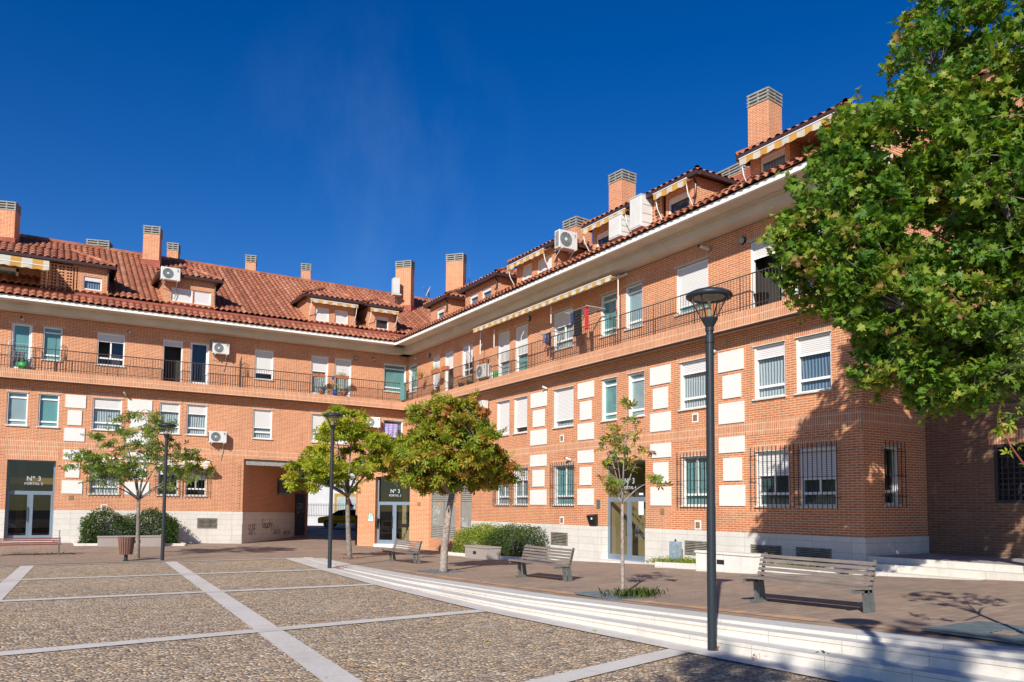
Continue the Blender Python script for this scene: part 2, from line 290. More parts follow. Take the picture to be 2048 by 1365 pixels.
# ------------------------------------------------------------------ mesh helpers
COL = scene.collection
def dz(x, z):
    if x >= 0: return 0.
    return (.45-.045*min(z, 10.45))*(1-math.exp(x/6))
class MB:
    def __init__(s): s.v = []; s.f = []; s.mi = []; s.mats = []; s.uvs = {}
    def m(s, name):
        if name not in s.mats: s.mats.append(name)
        return s.mats.index(name)
    def face(s, pts, mat, uv=None):
        i = len(s.v); s.v += [tuple(p) for p in pts]; s.f.append(tuple(range(i, i+len(pts)))); s.mi.append(s.m(mat))
        if uv: s.uvs[len(s.f)-1] = uv
    def add(s, vs, fs, mat):
        i = len(s.v); s.v += [tuple(p) for p in vs]; k = s.m(mat)
        for f in fs: s.f.append(tuple(i+j for j in f)); s.mi.append(k)
    def hexa(s, c, mat): # 8 corners bottom 4 ccw, top 4
        s.add(c, [(0, 3, 2, 1), (4, 5, 6, 7), (0, 1, 5, 4), (1, 2, 6, 5), (2, 3, 7, 6), (3, 0, 4, 7)], mat)
    def box(s, x0, x1, y0, y1, z0, z1, mat):
        s.hexa([(x0, y0, z0), (x1, y0, z0), (x1, y1, z0), (x0, y1, z0), (x0, y0, z1), (x1, y0, z1), (x1, y1, z1), (x0, y1, z1)], mat)
    def bar(s, a, b, wd, ht, mat, up=Vector((0, 0, 1))):
        a = Vector(a); b = Vector(b); d = (b-a).normalized(); sd = d.cross(up)
        if sd.length < 1e-4: sd = Vector((1, 0, 0))
        sd.normalize(); u2 = sd.cross(d).normalized(); sd *= wd/2; u2 = u2*ht/2
        s.hexa([a-sd-u2, a+sd-u2, b+sd-u2, b-sd-u2, a-sd+u2, a+sd+u2, b+sd+u2, b-sd+u2], mat)
    def tube(s, path, rad, mat, n=8, cap=True):
        path = [Vector(p) for p in path]
        if not isinstance(rad, (list, tuple)): rad = [rad]*len(path)
        base = len(s.v); k = s.m(mat); ref = Vector((.3, .5, .81)).normalized()
        for i, p in enumerate(path):
            d = (path[min(i+1, len(path)-1)]-path[max(i-1, 0)])
            if d.length < 1e-6: d = Vector((0, 0, 1))
            d.normalize(); a = d.cross(ref)
            if a.length < .15: a = d.cross(Vector((1, 0, 0)))
            a.normalize(); b = d.cross(a)
            for j in range(n):
                t = 2*math.pi*j/n; s.v.append(tuple(p+(a*math.cos(t)+b*math.sin(t))*rad[i]))
        for i in range(len(path)-1):
            for j in range(n):
                j2 = (j+1) % n; s.f.append((base+i*n+j, base+i*n+j2, base+(i+1)*n+j2, base+(i+1)*n+j)); s.mi.append(k)
        if cap:
            s.f.append(tuple(base+j for j in range(n))[::-1]); s.mi.append(k)
            e = base+(len(path)-1)*n; s.f.append(tuple(e+j for j in range(n))); s.mi.append(k)
    def lathe(s, prof, c, mat, n=20):
        base = len(s.v); k = s.m(mat); c = Vector(c)
        for r_, z in prof:
            for j in range(n):
                t = 2*math.pi*j/n; s.v.append((c.x+r_*math.cos(t), c.y+r_*math.sin(t), c.z+z))
        for i in range(len(prof)-1):
            for j in range(n):
                j2 = (j+1) % n; s.f.append((base+i*n+j, base+i*n+j2, base+(i+1)*n+j2, base+(i+1)*n+j)); s.mi.append(k)
    def build(s, name, parent=None, warp=False, smooth=False, bevel=0):
        if not s.v: return None
        me = bpy.data.meshes.new(name); me.from_pydata(s.v, [], s.f)
        for n_ in s.mats: me.materials.append(MATS[n_])
        me.polygons.foreach_set('material_index', s.mi)
        if smooth: me.polygons.foreach_set('use_smooth', [True]*len(s.f))
        if warp and not s.uvs and max(v[0] for v in s.v)-min(v[0] for v in s.v) > 2.5:
            bm = bmesh.new(); bm.from_mesh(me)
            for k in range(1, 17): bmesh.ops.bisect_plane(bm, geom=bm.verts[:]+bm.edges[:]+bm.faces[:], dist=1e-5, plane_co=(-1.53*k, 0, 0), plane_no=(1, 0, 0))
            bm.to_mesh(me); bm.free()
        src = [tuple(v.co) for v in me.vertices]
        uvl = me.uv_layers.new(name='UVMap'); uv = np.zeros(len(me.loops)*2)
        for p in me.polygons:
            n_ = p.normal; st = p.loop_start; cu = s.uvs.get(p.index)
            if cu:
                for k_, q in enumerate(cu): uv[2*(st+k_)] = q[0]; uv[2*(st+k_)+1] = q[1]
                continue
            if abs(n_.z) > .75:
                for k_, vi in enumerate(p.vertices): uv[2*(st+k_)] = src[vi][0]; uv[2*(st+k_)+1] = src[vi][1]
            else:
                l_ = math.hypot(n_.x, n_.y) or 1; tx, ty = -n_.y/l_, n_.x/l_
                if abs(tx) > .9: tx, ty = 1, 0
                elif abs(ty) > .9: tx, ty = 0, 1
                for k_, vi in enumerate(p.vertices):
                    v = src[vi]; uv[2*(st+k_)] = v[0]*tx+v[1]*ty; uv[2*(st+k_)+1] = v[2]
        uvl.data.foreach_set('uv', uv)
        if warp:
            for v in me.vertices: v.co.z += dz(v.co.x, v.co.z)
            me.update()
        o = bpy.data.objects.new(name, me); COL.objects.link(o)
        if parent: o.parent = parent
        if bevel:
            b = o.modifiers.new('bevel', 'BEVEL'); b.width = bevel; b.segments = 2; b.limit_method = 'ANGLE'
        return o
def empty(name, loc=(0, 0, 0), rz=0, label=None, cat=None, group=None, kind=None):
    o = bpy.data.objects.new(name, None); COL.objects.link(o); o.location = loc; o.rotation_euler = (0, 0, rz); o.empty_display_size = .2
    tag(o, label, cat, group, kind); return o
def tag(o, label=None, cat=None, group=None, kind=None):
    if label: o['label'] = label
    if cat: o['category'] = cat
    if group: o['group'] = group
    if kind: o['kind'] = kind
    return o
def copy_tree(o, parent=None):
    c = o.copy(); COL.objects.link(c)
    if parent: c.parent = parent
    for ch in list(o.children): copy_tree(ch, c)
    return c
class Fr: # wall frame: origin, tangent (to the right as seen), outward normal
    def __init__(s, o, t, n, warp=False): s.o = Vector((*o, 0)); s.t = Vector((*t, 0)).normalized(); s.n = Vector((*n, 0)).normalized(); s.w = warp
    def P(s, u, d, z): return s.o+s.t*u+s.n*d+Vector((0, 0, z))
    def box(s, mb, u0, u1, d0, d1, z0, z1, mat):
        mb.hexa([s.P(u0, d1, z0), s.P(u1, d1, z0), s.P(u1, d0, z0), s.P(u0, d0, z0), s.P(u0, d1, z1), s.P(u1, d1, z1), s.P(u1, d0, z1), s.P(u0, d0, z1)], mat)
    def quad(s, mb, u0, u1, z0, z1, d, mat): mb.face([s.P(u0, d, z0), s.P(u1, d, z0), s.P(u1, d, z1), s.P(u0, d, z1)], mat)
    def place(s, u, d, z):
        p = s.P(u, d, z)
        if s.w: p.z += dz(p.x, z)
        return p
    def rz(s): return math.atan2(s.t.y, s.t.x)   # local x = tangent, local -y = outward
FL = Fr((0, 0), (1, 0), (0, -1), True); FR = Fr((0, 0), (0, -1), (-1, 0))
FC = Fr((-2.76, 0), (.68, -.735), (-.735, -.68)); FE = Fr((0, -27.97), (1, 0), (0, -1)); FO = Fr((2.67, -27.97), (0, -1), (-1, 0))
FP = Fr((-8.7, 0), (.574, .819), (.819, -.574))
# ------------------------------------------------------------------ ground heights
_ctl = [(-18.5, -10.7, -.10), (-14, -10.7, -.12), (-9, -10.7, -.12), (-16.65, 0, .18), (-12.8, 0, .0), (-8.63, 0, -.22), (-2.76, 0, -.32), (0, -3, -.33), (-1.5, -9, -.22), (-1.5, -12.8, -.2), (0, -18, .0), (-1.5, -22, .0), (-1.5, -24.5, .08), (-1.5, -26.2, .16), (-2, -29.5, .36), (0, -28, .3),
        (-9, -32, .33), (-9, -22, .13), (-9, -16, -.03), (-15.7, -1.8, .1), (-12.1, -1.8, .0), (-5, -16, -.1), (-5, -24, .12), (-4, -30, .36), (-8, -36, .42), (-3, -5, -.28), (-12, -5, -.08), (-6, 4, -.12), (-1, 12, .1)]
_A = np.array([[1, x, y, x*x, x*y, y*y, y*y*y/100] for x, y, z in _ctl]); _wt = np.array([4. if c[1] == -10.7 else (2. if c[0] <= -9 else 1.) for c in _ctl]); _W = np.linalg.lstsq(_A*_wt[:, None], np.array([c[2] for c in _ctl])*_wt, rcond=None)[0]
def gz(x, y):
    y = min(max(y, -40), 14); x = min(max(x, -20), 5)
    return float(_W@np.array([1, x, y, x*x, x*y, y*y, y*y*y/100]))
def pz(y): return -.12*min(1, max(0, (y+32)/21))
_ey = [-60, -40, -35, -32.5, -27.5, -22, -16.3, -12, -10.7]; _ex = [-6.0, -8.95, -9.5, -9.76, -10.08, -9.98, -9.62, -9.25, -9.1]
def ex(y): return float(np.interp(y, _ey, _ex))
YF = -10.7
# ------------------------------------------------------------------ ground sheets
mb = MB()
mb.face([(-400, -400, -2.2), (400, -400, -2.2), (400, 400, -2.2), (-400, 400, -2.2)], 'asphalt')
tag(mb.build('ground'), kind='structure')
mb = MB()
def sheet(mb, xs, ys, zf, mat):
    vs = [(x, y, zf(x, y)) for y in ys for x in xs]; n = len(xs)
    mb.add(vs, [(j*n+i, j*n+i+1, (j+1)*n+i+1, (j+1)*n+i) for j in range(len(ys)-1) for i in range(n-1)], mat)
# paved walk: right of the steps
ys = [-60+i*1.0 for i in range(50)]+[YF]
n = 14; vs = []; fs = []
for y in ys:
    x0 = ex(y)+1.05
    for i in range(n): x = x0+(12-x0)*i/(n-1); vs.append((x, y, gz(x, y)))
for j in range(len(ys)-1):
    for i in range(n-1): fs.append((j*n+i, j*n+i+1, (j+1)*n+i+1, (j+1)*n+i))
mb.add(vs, fs, 'pavers')
sheet(mb, [-60, -40, -30]+[-24+i*1.5 for i in range(10)]+[-8.05]+[-6.5+i*1.5 for i in range(18)], [YF+i*1.29 for i in range(9)]+[2, 4, 6, 8, 10, 14], gz, 'pavers')
pav = tag(mb.build('pavement', smooth=True), kind='structure')
mb = MB(); sheet(mb, [-60, -30, -10, 0, 10, 40], [14.0, 16, 24, 60], lambda x, y: .02 if y > 15 else gz(x, y)-.02, 'asphalt')
tag(mb.build('road'), kind='structure')
# plaza cobbles
mb = MB(); vs = []; fs = []; ys = [-60, -50, -45]+[-42+i*1.5 for i in range(21)]+[YF]; n = 12
for y in ys:
    for i in range(n): x = -60+(ex(y)+60)*i/(n-1); vs.append((x, y, pz(y)))
for j in range(len(ys)-1):
    for i in range(n-1): fs.append((j*n+i, j*n+i+1, (j+1)*n+i+1, (j+1)*n+i))
mb.add(vs, fs, 'cobbles'); tag(mb.build('plaza'), kind='structure')
# flush stone bands in the plaza
mb = MB()
def band(p0, p1, wd, seg=12, h=.006):
    p0 = Vector(p0); p1 = Vector(p1); d = (p1-p0).normalized(); nn = Vector((-d.y, d.x))*wd/2
    for i in range(seg):
        a = p0.lerp(p1, i/seg); b = p0.lerp(p1, (i+1)/seg)
        ps = [a-nn, b-nn, b+nn, a+nn]; mb.face([(p.x, p.y, pz(p.y)+h) for p in ps], 'band_stone', [(i*0.9, 0), (i*.9+.9, 0), (i*.9+.9, wd), (i*.9, wd)])
band((-13.42, -10.7), (-15.1, -40), .38, 24, .008); band((-17.6, -10.7), (-19.2, -40), .38, 24, .008); band((-22, -10.7), (-23.6, -40), .38, 24, .008)
for ya, yb in ((-16.3, -16.6), (-21.5, -21.75), (-28.1, -27.35), (-34.2, -32.15), (-39.5, -37)):
    xa = -30; xb = ex(yb)-.2; x0 = -17.8; ya2 = ya+(xa-x0)*(yb-ya)/(xb-x0); band((xa, ya2), (xb, yb), .34, 20, .012)
band((-40, YF-.12), (-9.1, YF-.12), .24, 24, .016)
for i in range(36):
    y0 = -50+i*(50+YF)/36; y1 = -50+(i+1)*(50+YF)/36
    mb.face([(ex(y0)-.42, y0, pz(y0)+.018), (ex(y0), y0, pz(y0)+.018), (ex(y1), y1, pz(y1)+.018), (ex(y1)-.42, y1, pz(y1)+.018)], 'band_stone', [(y0, 0), (y0, .4), (y1, .4), (y1, 0)])
tag(mb.build('plaza_band'), kind='structure')
# steps
mb = MB(); NS = 44
def stp(y):
    k = min(1, max(0.02, (YF-y)/20.)); top = gz(ex(y)+1.05, y)+.004; base = pz(y)
    tot = max(.03, top-base)
    return [(0, base), (0, base+tot*.48), (.32, base+tot*.48), (.32, base+tot*.88), (.60, base+tot*.88), (.60, top), (1.06, top)]
for i in range(NS):
    y0 = -50+i*(50+YF)/NS; y1 = -50+(i+1)*(50+YF)/NS; a = stp(y0); b = stp(y1)
    for k in range(6):
        tag_ = 'step_stone' if k % 2 == 0 else 'tread_stone'
        mb.face([(ex(y0)+a[k][0], y0, a[k][1]), (ex(y0)+a[k+1][0], y0, a[k+1][1]), (ex(y1)+b[k+1][0], y1, b[k+1][1]), (ex(y1)+b[k][0], y1, b[k][1])], tag_, [(y0, k), (y0, k+.3), (y1, k+.3), (y1, k)])
    for k, fz in ((0, .5), (2, .5)):   # thin dark joints under each tread slab
        for (yy, pr) in ((y0, a), (y1, b)): pass
        zA = a[k+1][1]-.052; zB = b[k+1][1]-.052
        if a[k+1][1]-a[k][1] > .07:
            mb.face([(ex(y0)+a[k][0]-.002, y0, zA), (ex(y1)+b[k][0]-.002, y1, zB), (ex(y1)+b[k][0]-.002, y1, zB+.005), (ex(y0)+a[k][0]-.002, y0, zA+.005)], 'vent_brown')
tag(mb.build('steps'), kind='structure')
# orange border pavers
mb = MB()
for i in range(40):
    y0 = -42+i*.6; y1 = y0+.6; o0 = 1.34
    mb.face([(ex(y0)+o0, y0, gz(ex(y0)+o0, y0)+.006), (ex(y0)+o0+.24, y0, gz(ex(y0)+o0+.24, y0)+.006), (ex(y1)+o0+.24, y1, gz(ex(y1)+o0+.24, y1)+.006), (ex(y1)+o0, y1, gz(ex(y1)+o0, y1)+.006)], 'border_pavers', [(y0, 0.01), (y0, .23), (y1, .23), (y1, 0.01)])
tag(mb.build('paving_border'), kind='structure')
# raised terrace with three steps beyond the building corner
mb = MB()
def poly_prism(pts, z0, z1, mat, mat_side):
    mb.face([(x, y, z1) for x, y in pts], mat)
    for i in range(len(pts)):
        (xa, ya), (xb, yb) = pts[i], pts[(i+1) % len(pts)]; mb.face([(xa, ya, z0), (xb, yb, z0), (xb, yb, z1), (xa, ya, z1)], mat_side)
for k, (x0, zt) in enumerate(((-.72, .43), (-.36, .59), (.0, .74))):
    poly_prism([(x0, -28.004), (x0, -44), (2.66 if k == 2 else 1, -44), (2.66 if k == 2 else 1, -28.004)], .0, zt, 'platform_stone' if k == 2 else 'step_stone', 'step_stone')
tag(mb.build('terrace_steps'), kind='structure')
# ------------------------------------------------------------------ building
B = empty('apartment_building', label='L-shaped orange brick apartment building with tiled roof, balconies and stone plinth', cat='building')
Z1, Z2, ZT = 3.05, 7.5, 10.12
def wall(mb, fr, u0, u1, z0, z1, ops, mat, rev=.17):
    us = sorted({u0, u1}|{min(max(o[i], u0), u1) for o in ops for i in (0, 1)}); zs = sorted({z0, z1}|{min(max(o[i], z0), z1) for o in ops for i in (2, 3)})
    for i in range(len(us)-1):
        for j in range(len(zs)-1):
            uc = (us[i]+us[i+1])/2; zc = (zs[j]+zs[j+1])/2
            if any(o[0] < uc < o[1] and o[2] < zc < o[3] for o in ops): continue
            fr.quad(mb, us[i], us[i+1], zs[j], zs[j+1], 0, mat)
    for o in ops:
        a, b, c, d = o[:4]; r_ = o[4] if len(o) > 4 else rev
        if c >= z1 or d <= z0 or b <= u0 or a >= u1: continue
        c = max(c, z0); d = min(d, z1)
        P = fr.P
        mb.face([P(a, 0, c), P(a, -r_, c), P(a, -r_, d), P(a, 0, d)], mat); mb.face([P(b, -r_, c), P(b, 0, c), P(b, 0, d), P(b, -r_, d)], mat)
        if d < z1: mb.face([P(a, 0, d), P(a, -r_, d), P(b, -r_, d), P(b, 0, d)], mat)
        if c > z0: mb.face([P(a, -r_, c), P(a, 0, c), P(b, 0, c), P(b, -r_, c)], mat)
# windows: (frame, u0, u1, z0, z1, kind, shutter fraction, curtain)
G0, G1, F0, F1, S0, S1 = 1.95, 3.48, 4.99, 6.5, 8.09, 9.61
WIN = [
 (FL,-18.67,-17.9,F0,F1,'fix',0,'grey_blind'),(FL,-17.5,-16.72,F0,F1,'fix',0,'teal_blind'),(FL,-15.41,-14.21,F0,F1,'std',.3,'curtain'),(FL,-12.62,-11.72,F0,F1,'std',.25,'curtain'),(FL,-11.43,-10.5,F0,F1,'std',.28,'curtain'),
 (FL,-8.33,-7.38,F0,F1,'std',.62,'curtain'),(FL,-5.37,-3.42,F0,F1,'two',.97,None),(FL,-1.40,-.25,F0,F1,'std',0,'blue_curtain'),
 (FL,-15.41,-14.22,G0,G1,'bars',0,'curtain'),(FL,-12.59,-11.7,G0,G1,'bars',.3,None),(FL,-11.37,-10.43,G0,G1,'bars',.45,None),
 (FL,-18.63,-17.86,Z2,S1,'fixdoor',0,'teal_blind'),(FL,-17.45,-16.72,S0,S1,'fix',0,'teal_blind'),(FL,-15.33,-14.2,S0,S1,'open',.22,None),(FL,-12.57,-11.7,Z2,S1,'opendoor',.1,None),(FL,-11.36,-10.5,Z2,S1,'glassdoor',.0,None),
 (FL,-8.32,-7.4,S0,S1,'std',.78,None),(FL,-5.45,-4.54,Z2,S1,'glassdoor',.36,'curtain'),(FL,-4.19,-3.28,Z2,S1,'glassdoor',.42,'curtain'),(FL,-1.43,-.11,S0,S1,'fix',0,'teal_blind'),
 (FR,.12,1.2,S0,S1,'fix',0,'teal_blind'),(FR,3.18,4.03,Z2,S1,'glassdoor',.75,None),(FR,4.60,5.54,Z2,S1,'glassdoor',.4,None),(FR,6.47,7.55,S0,S1,'std',.55,None),(FR,9.91,10.94,Z2,S1,'glassdoor',.62,'curtain'),
 (FR,11.41,12.41,Z2,S1,'glassdoor',.58,'teal_curtain'),(FR,14.33,15.66,S0,S1,'two',.38,'curtain'),(FR,17.39,18.3,S0,S1,'fix',0,'teal_blind'),(FR,18.81,19.71,S0,S1,'fix',0,'grey_blind'),
 (FR,21.37,22.78,S0,S1,'two',.86,'teal_blind'),(FR,24.45,25.58,Z2,S1,'opendoor',.22,None),(FR,25.88,26.93,Z2,S1,'glassdoor',.15,None),
 (FR,5.2,7.63,F0,F1,'two',.9,None),(FR,9.88,10.96,F0,F1,'std',.97,None),(FR,11.34,12.4,F0,F1,'std',.84,None),(FR,14.37,15.71,F0,F1,'two',.83,'curtain'),(FR,17.46,18.32,F0,F1,'fix',0,'teal_blind'),(FR,18.95,19.8,F0,F1,'fix',0,'grey_blind'),
 (FR,21.51,22.73,F0,F1,'std',.22,'curtain'),(FR,24.54,25.63,F0,F1,'std',.2,'curtain'),(FR,25.99,27.1,F0,F1,'std',.3,'blue_curtain'),
 (FR,9.88,11.0,G0,G1,'bars',.3,'curtain'),(FR,11.34,12.48,G0,G1,'bars',.3,'curtain'),(FR,14.40,15.75,G0,G1,'bars',.0,'teal_curtain'),(FR,21.57,22.7,G0,G1,'bars',.0,'teal_curtain'),
 (FR,24.57,25.72,G0,G1,'bars',.42,'speckled_blind'),(FR,26.06,27.18,G0,G1,'bars',.52,'speckled_blind'),
 (FE,.84,1.46,G0+.05,G1,'bars',0,None)]
def make_window(fr, u0, u1, z0, z1, kind, f, cur):
    W = fr.w; d0, d1 = -.165, -.10; fw = .05
    mb = MB()
    if kind != 'fixx':
        fr.box(mb, u0, u0+fw, d0, -.035, z0+.005, z1, 'white_frame'); fr.box(mb, u1-fw, u1, d0, -.035, z0+.005, z1, 'white_frame')
        fr.box(mb, u0+fw, u1-fw, d0, -.05, z1-fw, z1, 'white_frame'); fr.box(mb, u0+fw, u1-fw, d0, d1, z0, z0+fw, 'white_frame')
    h = z1-z0; a, b = u0+fw, u1-fw
    door = 'door' in kind
    lite = z0+(.34 if not door else .0)
    if kind in ('std', 'two', 'bars', 'open') : fr.box(mb, a, b, d0+.01, d1-.005, lite-.035, lite+.035, 'white_frame')
    if kind == 'fix': fr.box(mb, a, b, d0+.01, d1-.005, z1-.27, z1-.21, 'white_frame'); fr.box(mb, a, b, d0+.01, d1-.005, z0+.2, z0+.27, 'white_frame')
    if kind in ('two',) and f < .9: fr.box(mb, (a+b)/2-.03, (a+b)/2+.03, d0+.012, d1-.01, lite, z1-fw, 'white_frame')
    if kind == 'bars' and u1-u0 > .9: fr.box(mb, (a+b)/2-.025, (a+b)/2+.025, d0+.012, d1-.01, lite, z1-fw, 'white_frame')
    if door and kind != 'opendoor': fr.box(mb, a, a+.06, d0+.01, d1-.01, z0+fw, z1-fw, 'white_frame'); fr.box(mb, b-.06, b, d0+.01, d1-.01, z0+fw, z1-fw, 'white_frame'); fr.box(mb, a+.06, b-.06, d0+.01, d1-.01, z0+fw, z0+.16, 'white_frame')
    if kind == 'open': fr.box(mb, (a+b)/2-.03, (a+b)/2+.03, d0+.012, d1-.01, lite, z1-fw, 'white_frame')
    name = 'balcony_door' if door else 'window'
    o = mb.build(name, B, W)
    g = MB()
    if kind in ('open',): fr.quad(g, (a+b)/2, b, lite, z1-fw, -.135, 'window_glass'); fr.quad(g, a, b, z0+fw, lite, -.135, 'window_glass')
    elif kind != 'opendoor': fr.quad(g, a, b, z0+fw, z1-fw, -.135, 'window_glass')
    if g.v: g.build('glass', o, W)
    if f > 0:
        s = MB(); zz = z1-fw-f*(h-2*fw); fr.box(s, a+.002, b-.002, -.098, -.085, zz, z1-fw+.02, 'shutter'); fr.box(s, a+.002, b-.002, -.1, -.075, zz-.04, zz, 'white_frame'); s.build('shutter', o, W)
    if cur:
        c = MB(); fr.quad(c, u0, u1, z0, z1, -.152 if 'blind' in cur else -.2, cur); c.build('curtain', o, W)
    s = MB()
    if not door: fr.box(s, u0-.04, u1+.04, -.16, .06, z0-.045, z0+.004, 'sill_stone')
    if not door: s.build('sill', o, W)
    s = MB(); fr.box(s, u0-.03, u1+.03, -.16, .03, z1, z1+.022, 'sill_stone'); s.build('lintel_strip', o, W)
    s = MB(); P = fr.P
    for q in ([(u0, -.6, z0), (u1, -.6, z0), (u1, -.6, z1), (u0, -.6, z1)], [(u0, -.17, z0), (u0, -.6, z0), (u0, -.6, z1), (u0, -.17, z1)], [(u1, -.6, z0), (u1, -.17, z0), (u1, -.17, z1), (u1, -.6, z1)], [(u0, -.17, z1), (u0, -.6, z1), (u1, -.6, z1), (u1, -.17, z1)], [(u0, -.17, z0), (u1, -.17, z0), (u1, -.6, z0), (u0, -.6, z0)]): s.face([P(*t) for t in q], 'dark_interior')
    s.build('room', o, W)
    if kind == 'bars':
        s = MB(); nb = max(4, int((u1-u0+.25)/.15)); e0, e1 = u0-.1, u1+.1
        for k in range(nb+1):
            u = e0+(e1-e0)*k/nb; q0 = fr.P(u, .11, z0-.07); q1 = fr.P(u, .11, z1+.13); s.tube([q0, q1], .0115, 'dark_iron', 5)
        for z in (z0+.22, z0+.5*h, z1-.12):
            s.tube([fr.P(e0-.05, .12, z), fr.P(e1+.05, .12, z)], .008, 'dark_iron', 5)
            for u in (e0-.03, e1+.03): s.tube([fr.P(u, .12, z), fr.P(u, -.02, z)], .008, 'dark_iron', 5)
        s.build('grille', o, W)
    return o
for wv in WIN: make_window(*wv)
PORT_L, PORT_R, PORT_C = (-18.55, -16.74, -.5, 3.43), (17.44, 19.84, -.5, 3.47), (1.01, 2.98, -.5, 3.38)
PASS = (-8.71, -2.76, -2.0, 3.90)
opsL = [w_[1:5] for w_ in WIN if w_[0] is FL]; opsR = [w_[1:5] for w_ in WIN if w_[0] is FR]
opsL = [tuple(o) for o in opsL]+[PORT_L+(.32,), PASS+(.3,)]; opsR = [tuple(o) for o in opsR]+[PORT_R+(.32,), (3.19, 6.0, .2, 3.4, .12), (6.42, 7.6, .2, 3.4, .12)]
ZP = 1.18
mb = MB()
wall(mb, FL, -26, -2.76, ZP, ZT, opsL, 'brick'); wall(mb, FL, -2.76, 0, 3.90, ZT, opsL, 'brick')
mb.build('wall', B, True)
mb = MB()
wall(mb, FR, 2.99, 27.97, ZP, ZT, opsR, 'brick'); wall(mb, FR, 2.99, 7.64, -.6, ZP, opsR, 'brick'); wall(mb, FR, 0, 2.99, 3.90, ZT, opsR, 'brick')
wall(mb, FC, 0, 4.07, -.7, 3.90, [PORT_C+(.3,)], 'brick')
wall(mb, FE, 0, 2.67, ZP, ZT, [w_[1:5] for w_ in WIN if w_[0] is FE], 'brick'); wall(mb, FE, 2.67, 14, ZP+1, ZT, [], 'brick')
mb.build('wall', B)
mb = MB()   # first-floor soffit over chamfer and passage
mb.face([(-2.76, 0, 3.9), (0, 0, 3.9), (0, -2.99, 3.9)], 'eave_concrete'); mb.build('soffit', B)
mb = MB(); mb.box(-8.71, 3.5, .3, 9.6, 3.9, 4.05, 'eave_concrete'); FL.box(mb, -8.68, -2.8, -.3, -.12, 3.6, 3.9, 'concrete_cap'); mb.build('passage_ceiling', B, True)
mb = MB(); FP.quad(mb, 0.02, 9.6, 1.18, 4.3, -.02, 'brick'); FP.quad(mb, .02, 9.6, -.6, 1.18, .0, 'plinth_stone')
FP.box(mb, 9.3, 9.6, -.4, .12, -.6, 4.3, 'brick'); mb.build('passage_wall', B, True)
mb = MB(); FP.box(mb, 7.6, 9.25, .01, .06, -.2, 2.35, 'gate_metal')
for k in range(7): FP.box(mb, 7.62+k*.23, 7.66+k*.23, .06, .085, -.15, 2.3, 'gate_metal')
mb.build('service_door', B, True)
mb = MB(); FP.box(mb, 4.7, 6.6, -.01, .05, 2.2, 3.1, 'black_plastic'); FP.box(mb, 4.8, 6.5, .05, .07, 2.3, 3.0, 'brown_duct'); mb.build('wall_plaque', B, True)
# passage right side
mb = MB(); mb.face([(-2.76, .3, -.7), (2.6, 7.9, -.7), (2.6, 7.9, 4), (-2.76, .3, 4)], 'brick'); mb.build('passage_wall', B)
mb = MB()   # plinth
def plinth(fr, u0, u1, zt, gaps=()):
    us = sorted({u0, u1}|{g for q in gaps for g in q})
    for i in range(len(us)-1):
        if any(q[0] <= us[i] < q[1] for q in gaps): continue
        fr.box(mb, us[i], us[i+1], -.36, .03, -.9, zt, 'plinth_stone')
plinth(FL, -26, -8.71, ZP, [(PORT_L[0], PORT_L[1])]); mb.build('plinth', B, True)
mb = MB(); plinth(FR, 7.64, 27.965, ZP, [(PORT_R[0], PORT_R[1])]); FE.box(mb, -.034, 2.66, -.2, .03, -.2, ZP+.004, 'plinth_stone'); mb.build('plinth', B)
# soldier courses and lintels
mb = MB(); mbr = MB()
def sold(fr, u0, u1, z0, z1, skip=()):
    us = sorted({u0, u1}|{min(max(g, u0), u1) for q in skip for g in q})
    for i in range(len(us)-1):
        c = (us[i]+us[i+1])/2
        if us[i+1]-us[i] < .01 or any(q[0] < c < q[1] for q in skip): continue
        fr.box(mb if fr.w else mbr, us[i], us[i+1], -.02, .006, z0, z1, 'soldier_brick')
sold(FL, -26, -.01, 3.965, 4.40); sold(FR, .01, 27.965, 3.965, 4.40); sold(FE, -.006, 2.66, 3.965, 4.40)
for w_ in WIN:
    if w_[0] is not FE: sold(w_[0], w_[1]-.12, w_[2]+.12, w_[4]+.024, w_[4]+.26)
sold(FL, PORT_L[0]-.1, PORT_L[1]+.1, 3.44, 3.963); sold(FR, PORT_R[0]-.1, PORT_R[1]+.1, 3.48, 3.963)
for fr, u0, u1 in ((FL, -17.6, -14.0),): pass
mb.build('soldier_course', B, True); mbr.build('soldier_course', B)
# stone panels
PZ = [(5.94, 6.54, 1), (5.13, 5.82, 0), (4.38, 5.0, 1), (3.51, 3.98, 1), (2.68, 3.36, 0), (1.94, 2.55, 1)]
for fr, a, b, c, d in ((FL, -16.48, -15.68, -16.37, -15.82), (FL, -13.98, -12.95, -13.85, -13.1), (FR, 12.71, 13.89, 12.89, 13.74), (FR, 16.02, 17.0, 16.16, 16.86), (FR, 20.12, 21.09, 20.26, 20.96), (FR, 23.19, 24.17, 23.36, 24.06)):
    for z0, z1, wd in PZ:
        mb = MB(); fr.box(mb, a if wd else c, b if wd else d, -.02, .035, z0, z1, 'panel_stone'); mb.build('stone_panel', B, fr.w)
# brick quoin teeth by the passage
mb = MB()
for k in range(18): FL.box(mb, -8.98, -8.86, -.01, .035, 1.35+k*.131, 1.40+k*.131, 'brick')
mb.build('brick_quoin', B, True)
